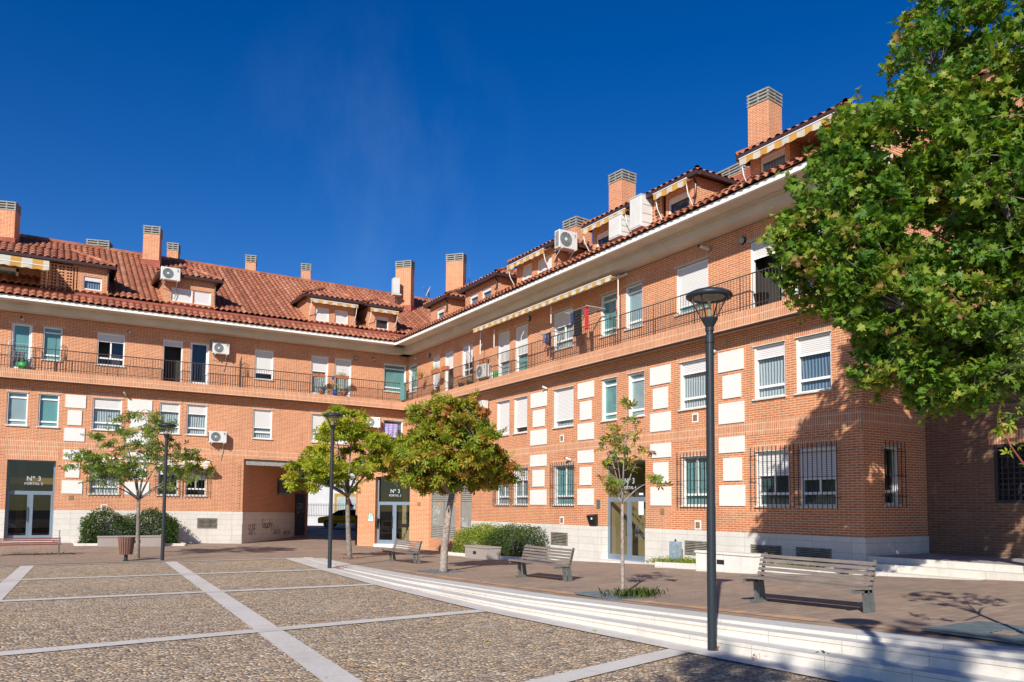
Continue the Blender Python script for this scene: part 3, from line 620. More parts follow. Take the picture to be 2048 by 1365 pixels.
# balcony band and slab
def ring(prof_out, prof_in, z0, z1, matf, name, matb, ulo=-26, vhi=27.97):
    m1 = MB(); m2 = MB()
    m1.box(ulo, -prof_out, -prof_out, -prof_in, z0, z1, matf); m1.build(name, B, True)
    m2.box(-prof_out, -prof_in, -vhi, -prof_in, z0, z1, matf); m2.build(name, B)
ring(.47, .33, 7.06, 7.5, 'soldier_brick', 'balcony_front', None)
for warp, bx in ((True, (-26, -.34, -.33, .0)), (False, (-.33, 0, -27.9, -.34))):
    mb = MB()
    if warp: mb.box(-26, 0, -.33, .0, 7.09, 7.46, 'eave_concrete')
    else: mb.box(-.33, .0, -27.9, -.33, 7.09, 7.46, 'eave_concrete')
    mb.build('balcony_slab', B, warp)
def drip(warp):
    mb = MB()
    if warp: mb.box(-26, -.5, -.49, -.3, 7.03, 7.06, 'brown_gutter')
    else: mb.box(-.49, -.3, -27.99, -.3, 7.03, 7.06, 'brown_gutter')
    mb.build('drip_edge', B, warp)
drip(True); drip(False)
def railing(fr, u0, u1, warp):
    mb = MB(); n = int((u1-u0)/.115); d = .42
    for z, r_ in ((8.52, .019), (7.63, .014)): mb.tube([fr.P(u0, d, z), fr.P(u1, d, z)], r_, 'rail_iron', 6)
    for k in range(n+1):
        u = u0+(u1-u0)*k/n; thick = .017 if k % 16 == 0 else .0085
        mb.tube([fr.P(u, d, 7.5), fr.P(u, d, 8.52)], thick, 'rail_iron', 4, cap=False)
    mb.build('balcony_railing', B, False)
# left railing split so the slight slope of the wing is followed
mb = MB(); n = int(25.5/.115); d = .42
def Lp(x, y, z): return (x, y, z+dz(x, z))
for z, r_ in ((8.52, .019), (7.63, .014)): mb.tube([Lp(-26+i*25.58/12, -.42, z) for i in range(13)], r_, 'rail_iron', 6)
for k in range(n+1):
    x = -26+25.58*k/n; mb.tube([Lp(x, -.42, 7.5), Lp(x, -.42, 8.52)], .017 if k % 16 == 0 else .0085, 'rail_iron', 4, cap=False)
mb.build('balcony_railing', B); railing(FR, .42, 27.9, False)
def divider(fr, u):
    mb = MB(); P = lambda d, z: (lambda p: (p.x, p.y, p.z+(dz(p.x, z) if fr.w else 0)))(fr.P(u, d, z))
    mb.tube([P(.05, 7.5), P(.05, 8.95)], .018, 'rail_iron', 5); c = (.42, 7.55)
    for k in range(7):
        t = math.pi*.5*k/6; mb.tube([P(.42, 8.5), P(.42-.40*math.cos(t)*.9+.0, 8.5+.62*math.sin(t))], .009, 'rail_iron', 4)
    mb.tube([P(.42-.37*math.cos(math.pi*.5*k/8), 8.5+.62*math.sin(math.pi*.5*k/8)) for k in range(9)], .012, 'rail_iron', 4)
    for k in range(4): mb.tube([P(.08+.1*k, 7.5), P(.08+.1*k, 8.5)], .008, 'rail_iron', 4)
    mb.tube([P(.05, 8.5), P(.45, 8.5)], .012, 'rail_iron', 4)
    mb.build('balcony_divider', B)
divider(FL, -16.95); divider(FL, -9.05); divider(FR, 7.7); divider(FR, 18.45); divider(FR, .8)
# eaves
def eave(warp):
    mb = MB()
    E = 1.29
    if warp: b = lambda y0, y1, z0, z1, mt, x1: mb.box(-26, x1, y0, y1, z0, z1, mt)
    else: b = lambda y0, y1, z0, z1, mt, x1: mb.box(y0, y1, -28.9, x1, z0, z1, mt)
    b(-E, -E+.1, 10.45, 10.60, 'white_fascia', -E if warp else -E)
    b(-E+.1, -.55, 10.47, 10.55, 'eave_concrete', -E+.1)
    b(-.55, 0.05, 10.14, 10.55, 'eave_concrete', -.55)
    b(-.62, -.55, 10.40, 10.47, 'eave_concrete', -.62)
    mb.build('eave', B, warp)
eave(True); eave(False)
# slanted soffit between wall and cornice slab
# ------------------------------------------------------------------ roof tiles
PITCH = .275
PROF = [(-.5, 0), (-.40, .004), (-.34, .036), (-.18, .068), (0, .078), (.18, .068), (.34, .036), (.40, .004)]
def tiles(mb, org, uax, vax, ncol, length, clip=None, row=.40, seedv=0, start=0.0):
    """org: start point at the eave, uax: unit along the eave, vax: unit up the slope"""
    org = Vector(org); uax = Vector(uax); vax = Vector(vax); nrm = uax.cross(vax).normalized()
    if nrm.z < 0: nrm = -nrm
    for c in range(ncol):
        u = (c+.5)*PITCH; s0, s1 = (0, length) if clip is None else clip(u)
        s0 = max(0, s0); s1 = min(length, s1)
        if s1-s0 < .05: continue
        sag = rnd.uniform(-.006, .006); k0 = int(s0/row)
        k = k0
        while k*row < s1:
            a = max(s0, k*row); b = min(s1, (k+1)*row+.02); fa = (a-k*row)/row; fb = (b-k*row)/row
            i = len(mb.v); jit = rnd.uniform(-.008, .008)
            for (s_, ff) in ((a, fa), (b, fb)):
                lift = .014*(1-ff); sc = 1.0-.12*ff
                for (pu, pn) in PROF+[(.5, 0)]:
                    p = org+uax*(u+pu*PITCH*(sc if abs(pu) < .4 else 1)+jit*(1 if abs(pu) < .4 else 0))+vax*s_+nrm*(pn*sc+lift+sag); mb.v.append(tuple(p))
            n_ = len(PROF)+1; mi = mb.m('roof_tile')
            for q in range(n_-1):
                mb.f.append((i+q, i+q+1, i+n_+q+1, i+n_+q)); mb.mi.append(mi); mb.uvs[len(mb.f)-1] = [(c+.3+.4*(q/8), k+.3+seedv), (c+.31+.4*(q/8), k+.3+seedv), (c+.31+.4*(q/8), k+.6+seedv), (c+.3+.4*(q/8), k+.6+seedv)]
            k += 1
TA = R(30); ca, sa = math.cos(TA), math.sin(TA)
def zroof(x, y): q = max(x, y); return 11.40+math.tan(TA)*(q if q < 7.2 else 14.4-q)
mb = MB()
# skirts
tiles(mb, (-26, -1.38, 10.60), (1, 0, 0), (0, ca, sa), 92, .86, clip=lambda u: (0, .86) if -26+u <= -1.38 else (((-26+u)+1.38)/ca, .86))
mb.build('roof_tiles', B, True)
mb = MB()
tiles(mb, (-1.38, -29, 10.60), (0, 1, 0), (ca, 0, sa), 104, .86, clip=lambda u: (0, .86) if -29+u <= -1.38 else (((-29+u)+1.38)/ca, .86))
mb.build('roof_tiles', B)
mb = MB()
LEN = 7.25/ca
tiles(mb, (-26, -.08, 11.38), (1, 0, 0), (0, ca, sa), 122, LEN, clip=lambda u: (0, LEN) if -26+u <= 0 else ((-26+u)/ca, LEN))
mb.build('roof_tiles', B, True)
mb = MB()
tiles(mb, (-.08, -29, 11.38), (0, 1, 0), (ca, 0, sa), 130, LEN, clip=lambda u: (0, LEN) if -29+u <= 0 else ((-29+u)/ca, LEN))
mb.build('roof_tiles', B)
# red mortar flashing between skirt and main roof, hips and boards
def flash(warp):
    mb = MB()
    pr = [(-.64, 11.03), (-.66, 11.10), (-.45, 11.17), (-.12, 11.30), (.02, 11.36), (.02, 11.2)]
    for i in range(len(pr)-1):
        (a, za), (b, zb) = pr[i], pr[i+1]
        if warp: mb.face([(-26, a, za), (a, a, za), (b, b, zb), (-26, b, zb)], 'red_mortar')
        else: mb.face([(a, a, za), (a, -29, za), (b, -29, zb), (b, b, zb)], 'red_mortar')
    mb.build('roof_flashing', B, warp)
flash(True); flash(False)
mb = MB()   # underlay sheets (solid roof body)
mb.face([(-26, -1.28, 10.62), (-1.28, -1.28, 10.62), (-.5, -.5, 11.05), (-26, -.5, 11.05)], 'brown_duct'); mb.face([(-26, -.2, 11.22), (-.2, -.2, 11.22), (7.2, 7.2, 15.5), (-26, 7.2, 15.5)], 'brown_duct')
mb.face([(-26, 7.2, 15.5), (7.2, 7.2, 15.5), (14.4, 14.4, 11.2), (-26, 14.4, 11.2)], 'brown_duct')
mb.build('roof_deck', B, True)
mb = MB()
mb.face([(-1.28, -1.28, 10.62), (-1.28, -29, 10.62), (-.5, -29, 11.05), (-.5, -.5, 11.05)], 'brown_duct'); mb.face([(-.2, -.2, 11.22), (-.2, -29, 11.22), (7.2, -29, 15.5), (7.2, 7.2, 15.5)], 'brown_duct')
mb.face([(7.2, 7.2, 15.5), (7.2, -29, 15.5), (14.4, -29, 11.2), (14.4, 14.4, 11.2)], 'brown_duct')
mb.face([(-1.28, -28.9, 10.55), (14.4, -28.9, 10.55), (14.4, -28.9, 11.2), (7.2, -28.9, 15.5), (-.2, -28.9, 11.2), (-1.28, -28.9, 10.62)], 'brick')
mb.build('roof_deck', B)
mb = MB()   # ridge caps
def ridge(mb, a, b, warp=False, r_=.13, mat='roof_tile'):
    a = Vector(a); b = Vector(b); n = max(1, int((b-a).length/.38))
    for i in range(n):
        p = a.lerp(b, i/n); q = a.lerp(b, (i+1.12)/n); i0 = len(mb.f)
        mb.tube([p, q], [r_*1.08, r_*.92], mat, 8, cap=False)
        for k in range(i0, len(mb.f)): mb.uvs[k] = [(i+.4, 200.4)]*4
ridge(mb, (-26, 7.2, 15.60), (7.2, 7.2, 15.60)); ridge(mb, (7.2, 7.2, 15.60), (7.2, -29, 15.60)); mb.build('roof_ridge', B)
# ------------------------------------------------------------------ dormers
def dormer(fr, u0, u1, ze, apex_u, wins, extra=None, recess=None, ov=.28, side=True):
    """front wall in the facade plane; hipped tiled roof falling to three eaves"""
    W = False; zb = 11.2; zw = ze-.05; D = .02
    wfun = (lambda x, z: dz(x, z)) if fr.w else (lambda x, z: 0)
    mb = MB(); P = lambda u, d, z: fr.P(u, d, z)
    depth = (ze-11.40)/math.tan(TA)+.9
    ops = [(a, b, c, d_) for a, b, c, d_, k_ in wins]
    if recess: ops.append((recess[0], recess[1], 11.15, zw-.02, 1.1))
    wall(mb, fr, u0, u1, zb, zw, ops, 'brick', .12)
    for u in (u0, u1): mb.face([P(u, 0, zb), P(u, -depth, zb), P(u, -depth, zw), P(u, 0, zw)], 'brick')
    if recess: mb.face([P(recess[0], -1.1, zb), P(recess[1], -1.1, zb), P(recess[1], -1.1, zw), P(recess[0], -1.1, zw)], 'brick')
    o = mb.build('dormer', B)
    for a, b, c, d_, k_ in wins:
        wm = MB(); fw = .05
        for (x0, x1, y0, y1) in ((a, a+fw, c, d_), (b-fw, b, c, d_), (a+fw, b-fw, d_-fw, d_), (a+fw, b-fw, c, c+fw)): fr.box(wm, x0, x1, -.11, -.05, y0, y1, 'white_frame')
        if k_ == 'shut': fr.box(wm, a+fw, b-fw, -.09, -.07, c+fw, d_-fw, 'shutter')
        else: fr.quad(wm, a+fw, b-fw, c+fw, d_-fw, -.08, 'window_glass'); fr.quad(wm, a, b, c, d_, -.118, 'dark_interior' if k_ == 'dark' else 'blue_curtain'); fr.box(wm, a+fw, b-fw, -.07, -.04, d_-.2, d_-fw, 'shutter')
        wm.build('window', o)
    # roof
    rm = MB(); tan_ = math.tan(R(27)); e0, e1 = u0-ov, u1+ov; half = (e1-e0)/2; hmax = half*tan_; h = min(hmax, .85)
    run = h/tan_; back = (ze+h-11.40)/math.tan(TA)
    def cl(u):
        m_ = min(u, (e1-e0)-u); return (0, min(run, m_)/math.cos(R(27)))
    L_ = run/math.cos(R(27)); nc = int(round((e1-e0)/PITCH)); org = P(e0, ov, ze)
    va = (-fr.n)*math.cos(R(27))+Vector((0, 0, math.sin(R(27))))
    tiles(rm, org, fr.t, va, nc, L_, clip=cl, seedv=50+int(abs(u0)*3))
    for sgn, eu in ((1, e0), (-1, e1)):   # side slopes running back into the main roof
        va2 = fr.t*sgn*math.cos(R(27))+Vector((0, 0, math.sin(R(27)))); org2 = P(eu, ov, ze)
        full = (ze-11.40)/math.tan(TA)
        def cl2(w_):
            dd = w_-ov                     # depth behind the facade
            s_min = 0
            zr = 11.40+math.tan(TA)*dd
            if zr > ze: s_min = (zr-ze)/math.sin(R(27))
            return (s_min, min(w_, run)/math.cos(R(27)))
        n2 = int((back+ov)/PITCH)+1
        tiles(rm, org2, -fr.n, va2, n2, L_, clip=cl2, seedv=90+int(abs(u0)*3))
    if h < hmax-.01:   # flat-topped hip continues level as a ridge strip
        rm.face([P(e0+run, ov-run, ze+h+.05), P(e1-run, ov-run, ze+h+.05), P(e1-run, -back-.2, ze+h+.05), P(e0+run, -back-.2, ze+h+.05)], 'roof_tile', [(1.5, 1.5)]*4)
    rm.build('dormer_roof', o)
    for eu, s_ in ((e0, 1), (e1, -1)): hm = MB(); ridge(hm, P(eu, ov, ze+.06), P(eu+s_*run, ov-run, ze+h+.08), r_=.085); hm.build('dormer_hip', o)
    gm = MB()
    fr.box(gm, e0, e1, ov-.10, ov+.03, ze-.12, ze+.02, 'brown_gutter')
    for eu in (e0, e1): fr.box(gm, eu-.03, eu+.05, -depth, ov-.1, ze-.12, ze+.01, 'brown_gutter')
    mbs = [P(e0, ov, ze-.03), P(e1, ov, ze-.03), P(e1, -depth, ze-.03), P(e0, -depth, ze-.03)]; gm.face(mbs, 'brown_gutter')
    if side: gm.tube([P(u1+.03, ov-.05, ze-.1), P(u1-.02, .06, ze-.25), P(u1-.02, .06, 11.75), P(u1-.02, .16, 11.6)], .04, 'brown_gutter', 6)
    gm.build('dormer_gutter', o)
    for eu in (u0, u1):
        rd = MB(); s_ = -1 if eu == u0 else 1
        rd.face([P(eu, .06, 11.25), P(eu+s_*.32, .06, 11.28), P(eu+s_*.32, -.9, 11.88), P(eu, -1.0, 12.05)], 'red_mortar'); rd.build('dormer_flashing', o)
    return o
def lattice(fr, u0, u1, z0, z1, d=0, parent=None):
    mb = MB(); st = .15; nu = int(round((u1-u0)/st)); nz = int(round((z1-z0)/.13)); su = (u1-u0)/nu; sz = (z1-z0)/nz
    for i in range(nu+1): fr.box(mb, u0+i*su-(.05 if i % 2 == 0 else .02), u0+i*su+(.05 if i % 2 == 0 else .02), d-.1, d, z0, z1, 'brick')
    for j in range(nz+1): fr.box(mb, u0, u1, d-.095, d-.003, z0+j*sz-.028, z0+j*sz+.028, 'brick')
    mb.build('brick_lattice', parent)
d1 = dormer(FL, -22.5, -14.98, 12.68, -16.6, [(-15.98, -15.25, 11.55, 12.15, 'glass')], recess=(-22, -16.4))
lattice(FL, -17.6, -16.25, 11.3, 12.5, .0, d1)
mb = MB(); FL.quad(mb, -21.5, -18.5, 11.3, 12.2, -1.0, 'teal_blind'); FL.box(mb, -18.6, -18.5, -1.05, -.95, 11.2, 12.3, 'white_frame'); FL.box(mb, -19.6, -19.52, -1.05, -.95, 11.2, 12.3, 'white_frame'); FL.box(mb, -21, -18.5, -1.05, -.95, 12.15, 12.3, 'white_frame'); mb.build('terrace_door', d1)
dormer(FL, -12.65, -10.3, 12.78, 0, [(-12.3, -11.35, 11.55, 12.2, 'shut'), (-11.32, -10.5, 11.55, 12.2, 'shut')])
dormer(FL, -5.75, -3.1, 12.76, 0, [(-5.33, -4.57, 11.5, 12.22, 'shut'), (-4.25, -3.53, 11.5, 12.22, 'shut')])
dormer(FL, -2.4, -.75, 12.72, 0, [(-1.93, -1.2, 11.5, 12.2, 'dark')])
dormer(FR, 2.85, 4.9, 12.42, 0, [(3.6, 4.4, 11.45, 12.0, 'glass')])
dormer(FR, 6.75, 9.9, 12.3, 0, [(7.2, 8.0, 11.4, 11.98, 'glass'), (8.4, 9.25, 11.4, 11.98, 'glass')])
dormer(FR, 11.5, 14.65, 12.42, 0, [(11.9, 12.7, 11.4, 12.15, 'shut'), (13.1, 14.2, 11.4, 12.1, 'shut')])
d4 = dormer(FR, 16.9, 22.35, 12.40, 0, [(17.1, 18.1, 11.4, 12.0, 'dark'), (21.0, 22.0, 11.4, 12.05, 'dark')], recess=(18.2, 20.9))
lattice(FR, 19.45, 20.65, 11.3, 12.28, .0, d4)
d5 = dormer(FR, 24.5, 27.6, 12.18, 0, [(24.85, 25.75, 11.4, 11.98, 'glass')], recess=(25.9, 27.4))
# ------------------------------------------------------------------ chimneys
def chimney(x, y, wx, wy, z0, z1, ang, cap=.42, name='chimney'):
    mb = MB(); c, s_ = math.cos(ang), math.sin(ang)
    def bx(hx, hy, za, zb, mat, mb=mb, ox=0, oy=0):
        cs = [(-hx+ox, -hy+oy), (hx+ox, -hy+oy), (hx+ox, hy+oy), (-hx+ox, hy+oy)]; q = [(x+c*a-s_*b, y+s_*a+c*b) for a, b in cs]
        mb.hexa([(*p, za) for p in q]+[(*p, zb) for p in q], mat)
    bx(wx/2, wy/2, z0, z1-cap, 'brick')
    if name == 'chimney': bx(wx/2+.07, wy/2+.07, z0, z0+.0+((zroof(x, y)-z0)+.12 if zroof(x, y) > z0 else .1), 'red_mortar')
    o = mb.build(name, B)
    mc = MB(); n = 3
    for k in range(n+1):
        za = z1-cap+k*cap/(n+.3); bx(wx/2+.025, wy/2+.025, za, za+.06, 'concrete_cap', mc)
    for ox in (-1, 0, 1):
        for oy in (-1, 0, 1):
            if ox == 0 and oy == 0: continue
            bx(.035, .035, z1-cap, z1-.05, 'concrete_cap', mc, ox*(wx/2-.03), oy*(wy/2-.03))
    bx(wx/2-.12, wy/2-.12, z1-cap, z1-.08, 'black_plastic', mc)
    mc.build('chimney_cap', o)
A1 = R(-16)
chimney(-19.15, 5.9, .8, .75, 14, 16.75, A1); chimney(-12.55, 5.9, .82, .8, 14, 16.78, A1); chimney(-11.2, 8.1, .6, .7, 14.5, 16.75, A1); chimney(-6.85, 8.1, .6, .7, 14.5, 16.8, A1); chimney(-3.5, 8.1, .58, .7, 14.5, 16.85, A1)
chimney(-15.0, 7.6, 1.1, .8, 15.2, 16.05, A1, .42)
chimney(1.75, 4.7, .52, 1.05, 13.2, 17.05, R(42)); chimney(3.9, 1.9, .55, 1.1, 13.2, 17.1, R(42)); chimney(5.6, 1.0, .7, .7, 14, 15.7, R(42), .42)
chimney(4.35, -13.35, .84, .84, 13.2, 16.68, R(4)); chimney(4.4, -21.3, .84, .84, 13.2, 16.72, R(8)); chimney(3.3, -11.4, .95, .9, 13, 14.95, R(6)); chimney(6.8, -17.6, .5, 1.2, 15, 15.95, 0, .4)
# ------------------------------------------------------------------ portals
def text_mesh(name, body, size, fr, u, d, z, mat, parent, align='CENTER', ext=.004, font_shear=0):
    cu = bpy.data.curves.new(name, 'FONT'); cu.body = body; cu.size = size; cu.align_x = align; cu.extrude = ext; cu.shear = font_shear; cu.space_character = 1.05; cu.offset = size*.012
    tmp = bpy.data.objects.new('tmp', cu); COL.objects.link(tmp)
    dg = bpy.context.evaluated_depsgraph_get(); me = bpy.data.meshes.new_from_object(tmp.evaluated_get(dg)); bpy.data.objects.remove(tmp); me.name = name
    me.materials.clear(); me.materials.append(MATS[mat])
    M = Matrix((fr.t, Vector((0, 0, 1)), fr.n)).transposed().to_4x4(); M.translation = fr.place(u, d, z); me.transform(M)
    o = bpy.data.objects.new(name, me); COL.objects.link(o); o.parent = parent; return o
def portal(fr, u0, u1, zb, zt, n, d=-.3, hall='hall_interior', cream=False, handle=1):
    W = fr.w; mb = MB(); zd = zb+2.12+(.0); fw = .07
    bx = lambda a, b, c, e, mt='blue_aluminium', x0=d-.05, x1=d: fr.box(mb, a, b, x0, x1, c, e, mt)
    mid = (u0+u1)/2
    bx(u0, u0+fw, zb, zt); bx(u1-fw, u1, zb, zt); bx(u0+fw, u1-fw, zt-.05, zt); bx(u0+fw, u1-fw, zd, zd+.1); bx(u0+fw, u1-fw, zb, zb+.1)
    bx(mid-.05, mid+.05, zb+.1, zd)
    for a, b in ((u0+fw, mid-.05), (mid+.05, u1-fw)):
        bx(a, a+.06, zb+.1, zd, x0=d-.03, x1=d+.01); bx(b-.06, b, zb+.1, zd, x0=d-.03, x1=d+.01); bx(a+.06, b-.06, zd-.07, zd, x0=d-.03, x1=d+.01); bx(a+.06, b-.06, zb+.1, zb+.2, x0=d-.03, x1=d+.01)
    o = mb.build('portal', B, W)
    g = MB(); fr.quad(g, u0+fw, u1-fw, zb+.1, zd, d-.02, 'door_glass'); fr.quad(g, u0+fw, u1-fw, zd+.1, zt-.05, d-.02, 'door_glass'); g.build('glass', o, W)
    h = MB(); q = lambda z: fr.P(mid-.1*handle, d+.06, z); h.tube([q(zb+.85), q(zb+1.5)], .018, 'dark_iron', 6); h.tube([fr.P(mid-.1*handle, d, zb+.9), q(zb+.9)], .012, 'dark_iron', 5); h.tube([fr.P(mid-.1*handle, d, zb+1.45), q(zb+1.45)], .012, 'dark_iron', 5); h.build('handle', o, W)
    s = MB(); fr.box(s, u0-.02, u1+.02, d-.1, .08, zb-.25, zb, 'kerb_stone'); s.build('threshold', o, W)
    i = MB(); D2 = d-2.6
    P = fr.P; i.face([P(u0, d-.06, zb-.0), P(u1, d-.06, zb), P(u1, D2, zb), P(u0, D2, zb)], 'platform_stone'); i.face([P(u0, d-.06, zt), P(u1, d-.06, zt), P(u1, D2, zt), P(u0, D2, zt)], hall)
    i.face([P(u0, d-.06, zb), P(u0, D2, zb), P(u0, D2, zt), P(u0, d-.06, zt)], hall); i.face([P(u1, d-.06, zb), P(u1, D2, zb), P(u1, D2, zt), P(u1, d-.06, zt)], hall)
    i.face([P(u0, D2, zb), P(u1, D2, zb), P(u1, D2, zt), P(u0, D2, zt)], hall)
    if cream:
        fr.box(i, u0+.5, u0+.75, D2+.3, D2+.5, zb, zt-.1, 'hall_cream'); fr.box(i, mid-.1, u1-.05, D2+.2, D2+.3, zb+.6, zb+1.9, 'hall_cream')
        for k in range(7): fr.box(i, mid+.05, u1-.1, d-1.0-k*.2, d-.8-k*.2, zb+.0, zb+.17*(k+1), 'hall_cream')
    else: fr.box(i, u0+.1, u1-.02, d-.5, d-.42, zd+.42, zd+.72, 'hall_ochre'); fr.box(i, u0+.35, u0+.65, D2+.1, D2+.3, zb, zt, 'hall_ochre')
    i.build('entrance_hall', o, W)
    cz = zd+.55
    text_mesh('portal_number', 'Nº 3', .28, fr, mid+(.1 if n == 2 else .02), d+.004, cz+.02, 'lettering', o); text_mesh('portal_lettering', 'PORTAL %d' % n, .15, fr, mid+(.1 if n == 2 else .02), d+.004, cz-.17, 'lettering', o)
    return o
portal(FL, PORT_L[0], PORT_L[1], gz(-17.6, 0)-.32, 3.43, 2); p4 = portal(FR, PORT_R[0], PORT_R[1], gz(0, -18.6)+.07, 3.47, 4, cream=True, hall='hall_cream'); portal(FC, PORT_C[0], PORT_C[1], gz(-1.4, -1.5)+.18, 3.38, 3, cream=True)
text_mesh('portal_lettering', 'Nº 3', .27, FR, 19.25, -.285, 1.05, 'dark_lettering', p4); text_mesh('portal_lettering', 'PORTAL 4', .14, FR, 19.3, -.285, .86, 'dark_lettering', p4)
mb = MB(); FR.quad(mb, 19.15, 19.42, 1.62, 2.08, -.284, 'paper_white'); FR.quad(mb, 19.18, 19.4, 2.3, 2.37, -.284, 'paper_white'); mb.build('notice', p4)
# grey metal utility doors
for (u0, u1, panels) in ((3.19, 6.0, 2), (6.42, 7.6, 1)):
    mb = MB(); FR.box(mb, u0, u1, -.12, -.09, .2, 3.4, 'louver_grey')
    wd = (u1-u0)/panels
    for k in range(panels):
        a = u0+k*wd+.05; b = u0+(k+1)*wd-.05
        for z0, z1 in ((2.1, 3.3), (.3, .95)):
            nn = int((z1-z0)/.09)
            for j in range(nn): mb.hexa([FR.P(a, -.06, z0+j*.09), FR.P(b, -.06, z0+j*.09), FR.P(b, -.088, z0+j*.09+.03), FR.P(a, -.088, z0+j*.09+.03), FR.P(a, -.055, z0+j*.09+.015), FR.P(b, -.055, z0+j*.09+.015), FR.P(b, -.088, z0+j*.09+.06), FR.P(a, -.088, z0+j*.09+.06)], 'louver_grey')
        FR.box(mb, a-.05, a-.02, -.09, -.05, .2, 3.4, 'louver_metal')
    o = mb.build('utility_door', B)
    for us, z in (((3.95, 1.9), (5.75, 1.88)) if panels == 2 else ()):
        st = MB(); st.add([FR.P(us-.1, -.086, z), FR.P(us+.1, -.086, z), FR.P(us, -.086, z+.2)], [(0, 1, 2)], 'sticker_orange'); st.build('warning_sticker', o)
# graffiti strokes: flat ribbons on the surface
GL = {'G': [[(1, 1.6), (.3, 1.9), (0, 1.2), (.2, .3), (.8, .2), (1, .9), (.6, .9)]], 'o': [[(.5, 1), (.1, .7), (.2, .1), (.7, .1), (.8, .7), (.5, 1)]], 'u': [[(0, 1), (.1, .1), (.6, .1), (.8, 1), (.85, 0)]], 'c': [[(.8, .9), (.2, .9), (0, .4), (.3, 0), (.8, .2)]], 'h': [[(.1, 2), (0, 0), (.2, .8), (.6, 1), (.8, 0)]], 'y': [[(0, 1), (.3, .3)], [(.8, 1), (.3, -.6), (0, -.8)]],
      'S': [[(.9, 1.8), (.2, 1.7), (.1, 1.2), (.8, .8), (.7, .1), (0, .1)]], 'U': [[(0, 1.9), (.1, .2), (.8, .2), (.9, 1.9)]], 'P': [[(0, -.3), (.1, 1.9), (.9, 1.5), (.2, .9)]], 'E': [[(.9, 1.8), (.1, 1.7), (0, .1), (.9, 0)], [(.1, 1), (.7, 1)]], 'R': [[(0, 0), (.1, 1.9), (.9, 1.5), (.2, 1), (1, 0)]], 'i': [[(.3, 1), (.3, 0)], [(.3, 1.4), (.35, 1.5)]], 'l': [[(.2, 2), (.2, .1), (.5, 0)]], 'e': [[(.1, .5), (.8, .6), (.5, 1), (0, .5), (.4, 0), (.8, .1)]], '-': [[(.1, .8), (.8, .8)]], 'F': [[(.9, 1.8), (.1, 1.7), (0, -.2)], [(.1, 1), (.7, 1)]], 'T': [[(0, 1.8), (1, 1.8)], [(.5, 1.8), (.5, 0)]], '8': [[(.5, 1), (.1, 1.6), (.6, 1.9), (.8, 1.4), (.1, .5), (.4, 0), (.9, .4), (.5, 1)]]}
def graffiti(name, word, fr, u, z, s, mat, d, parent, th=.03, slope=0, wd=1.15):
    mb = MB()
    for k, ch in enumerate(word):
        for st in GL.get(ch, []):
            pts = [(u+(k*wd+x)*s, z+(y+slope*k)*s+rnd.uniform(-.02, .02)*s) for x, y in st]
            sm = []
            for i in range(len(pts)-1):
                p0 = pts[max(0, i-1)]; p1 = pts[i]; p2 = pts[i+1]; p3 = pts[min(len(pts)-1, i+2)]
                for q in range(4):
                    t = q/4; sm.append(tuple(.5*(2*p1[c]+(p2[c]-p0[c])*t+(2*p0[c]-5*p1[c]+4*p2[c]-p3[c])*t*t+(3*p1[c]-p0[c]-3*p2[c]+p3[c])*t**3) for c in (0, 1)))
            sm.append(pts[-1])
            for i in range(len(sm)-1):
                a = Vector(sm[i]); b = Vector(sm[i+1]); dd = (b-a); 
                if dd.length < 1e-5: continue
                dd.normalize(); nn = Vector((-dd.y, dd.x))*th/2; a2 = a-dd*th*.3; b2 = b+dd*th*.3
                mb.face([fr.P(p.x, d+.0004*(i % 5), p.y) for p in (a2-nn, b2-nn, b2+nn, a2+nn)], mat)
    return mb.build(name, parent, fr.w)
pw = [o for o in B.children if o.name.startswith('passage_wall')][0]
graffiti('graffiti', 'SUPE', FP, .75, .35, .26, 'graffiti_black', .006, pw, .035, wd=1.0)
graffiti('graffiti', 'Gouchy', FP, 2.6, .62, .24, 'graffiti_black', .006, pw, .04, wd=1.05)
graffiti('graffiti', 'Suile', FP, 4.2, .25, .24, 'graffiti_black', .006, pw, .035, wd=.9)
graffiti('graffiti', 'REFE-TEF', FP, 5.8, .15, .11, 'graffiti_black', .006, pw, .03, wd=1.3)
sd_ = [o for o in B.children if o.name.startswith('service_door')][0]
graffiti('graffiti', 'EPRS', FP, 7.75, 1.4, .28, 'graffiti_white', .09, sd_, .03, wd=1.1)
ud = [o for o in B.children if o.name.startswith('utility_door')]
graffiti('graffiti', 'GoRe', FR, 3.35, 1.45, .2, 'graffiti_white', -.083, ud[0], .028, wd=.95); graffiti('graffiti', 'Gou', FR, 3.4, .95, .24, 'graffiti_white', -.05, ud[0], .028, wd=.8)
graffiti('graffiti', 'Gul', FR, 6.5, .9, .2, 'graffiti_white', -.083, ud[1], .04, wd=1.2)
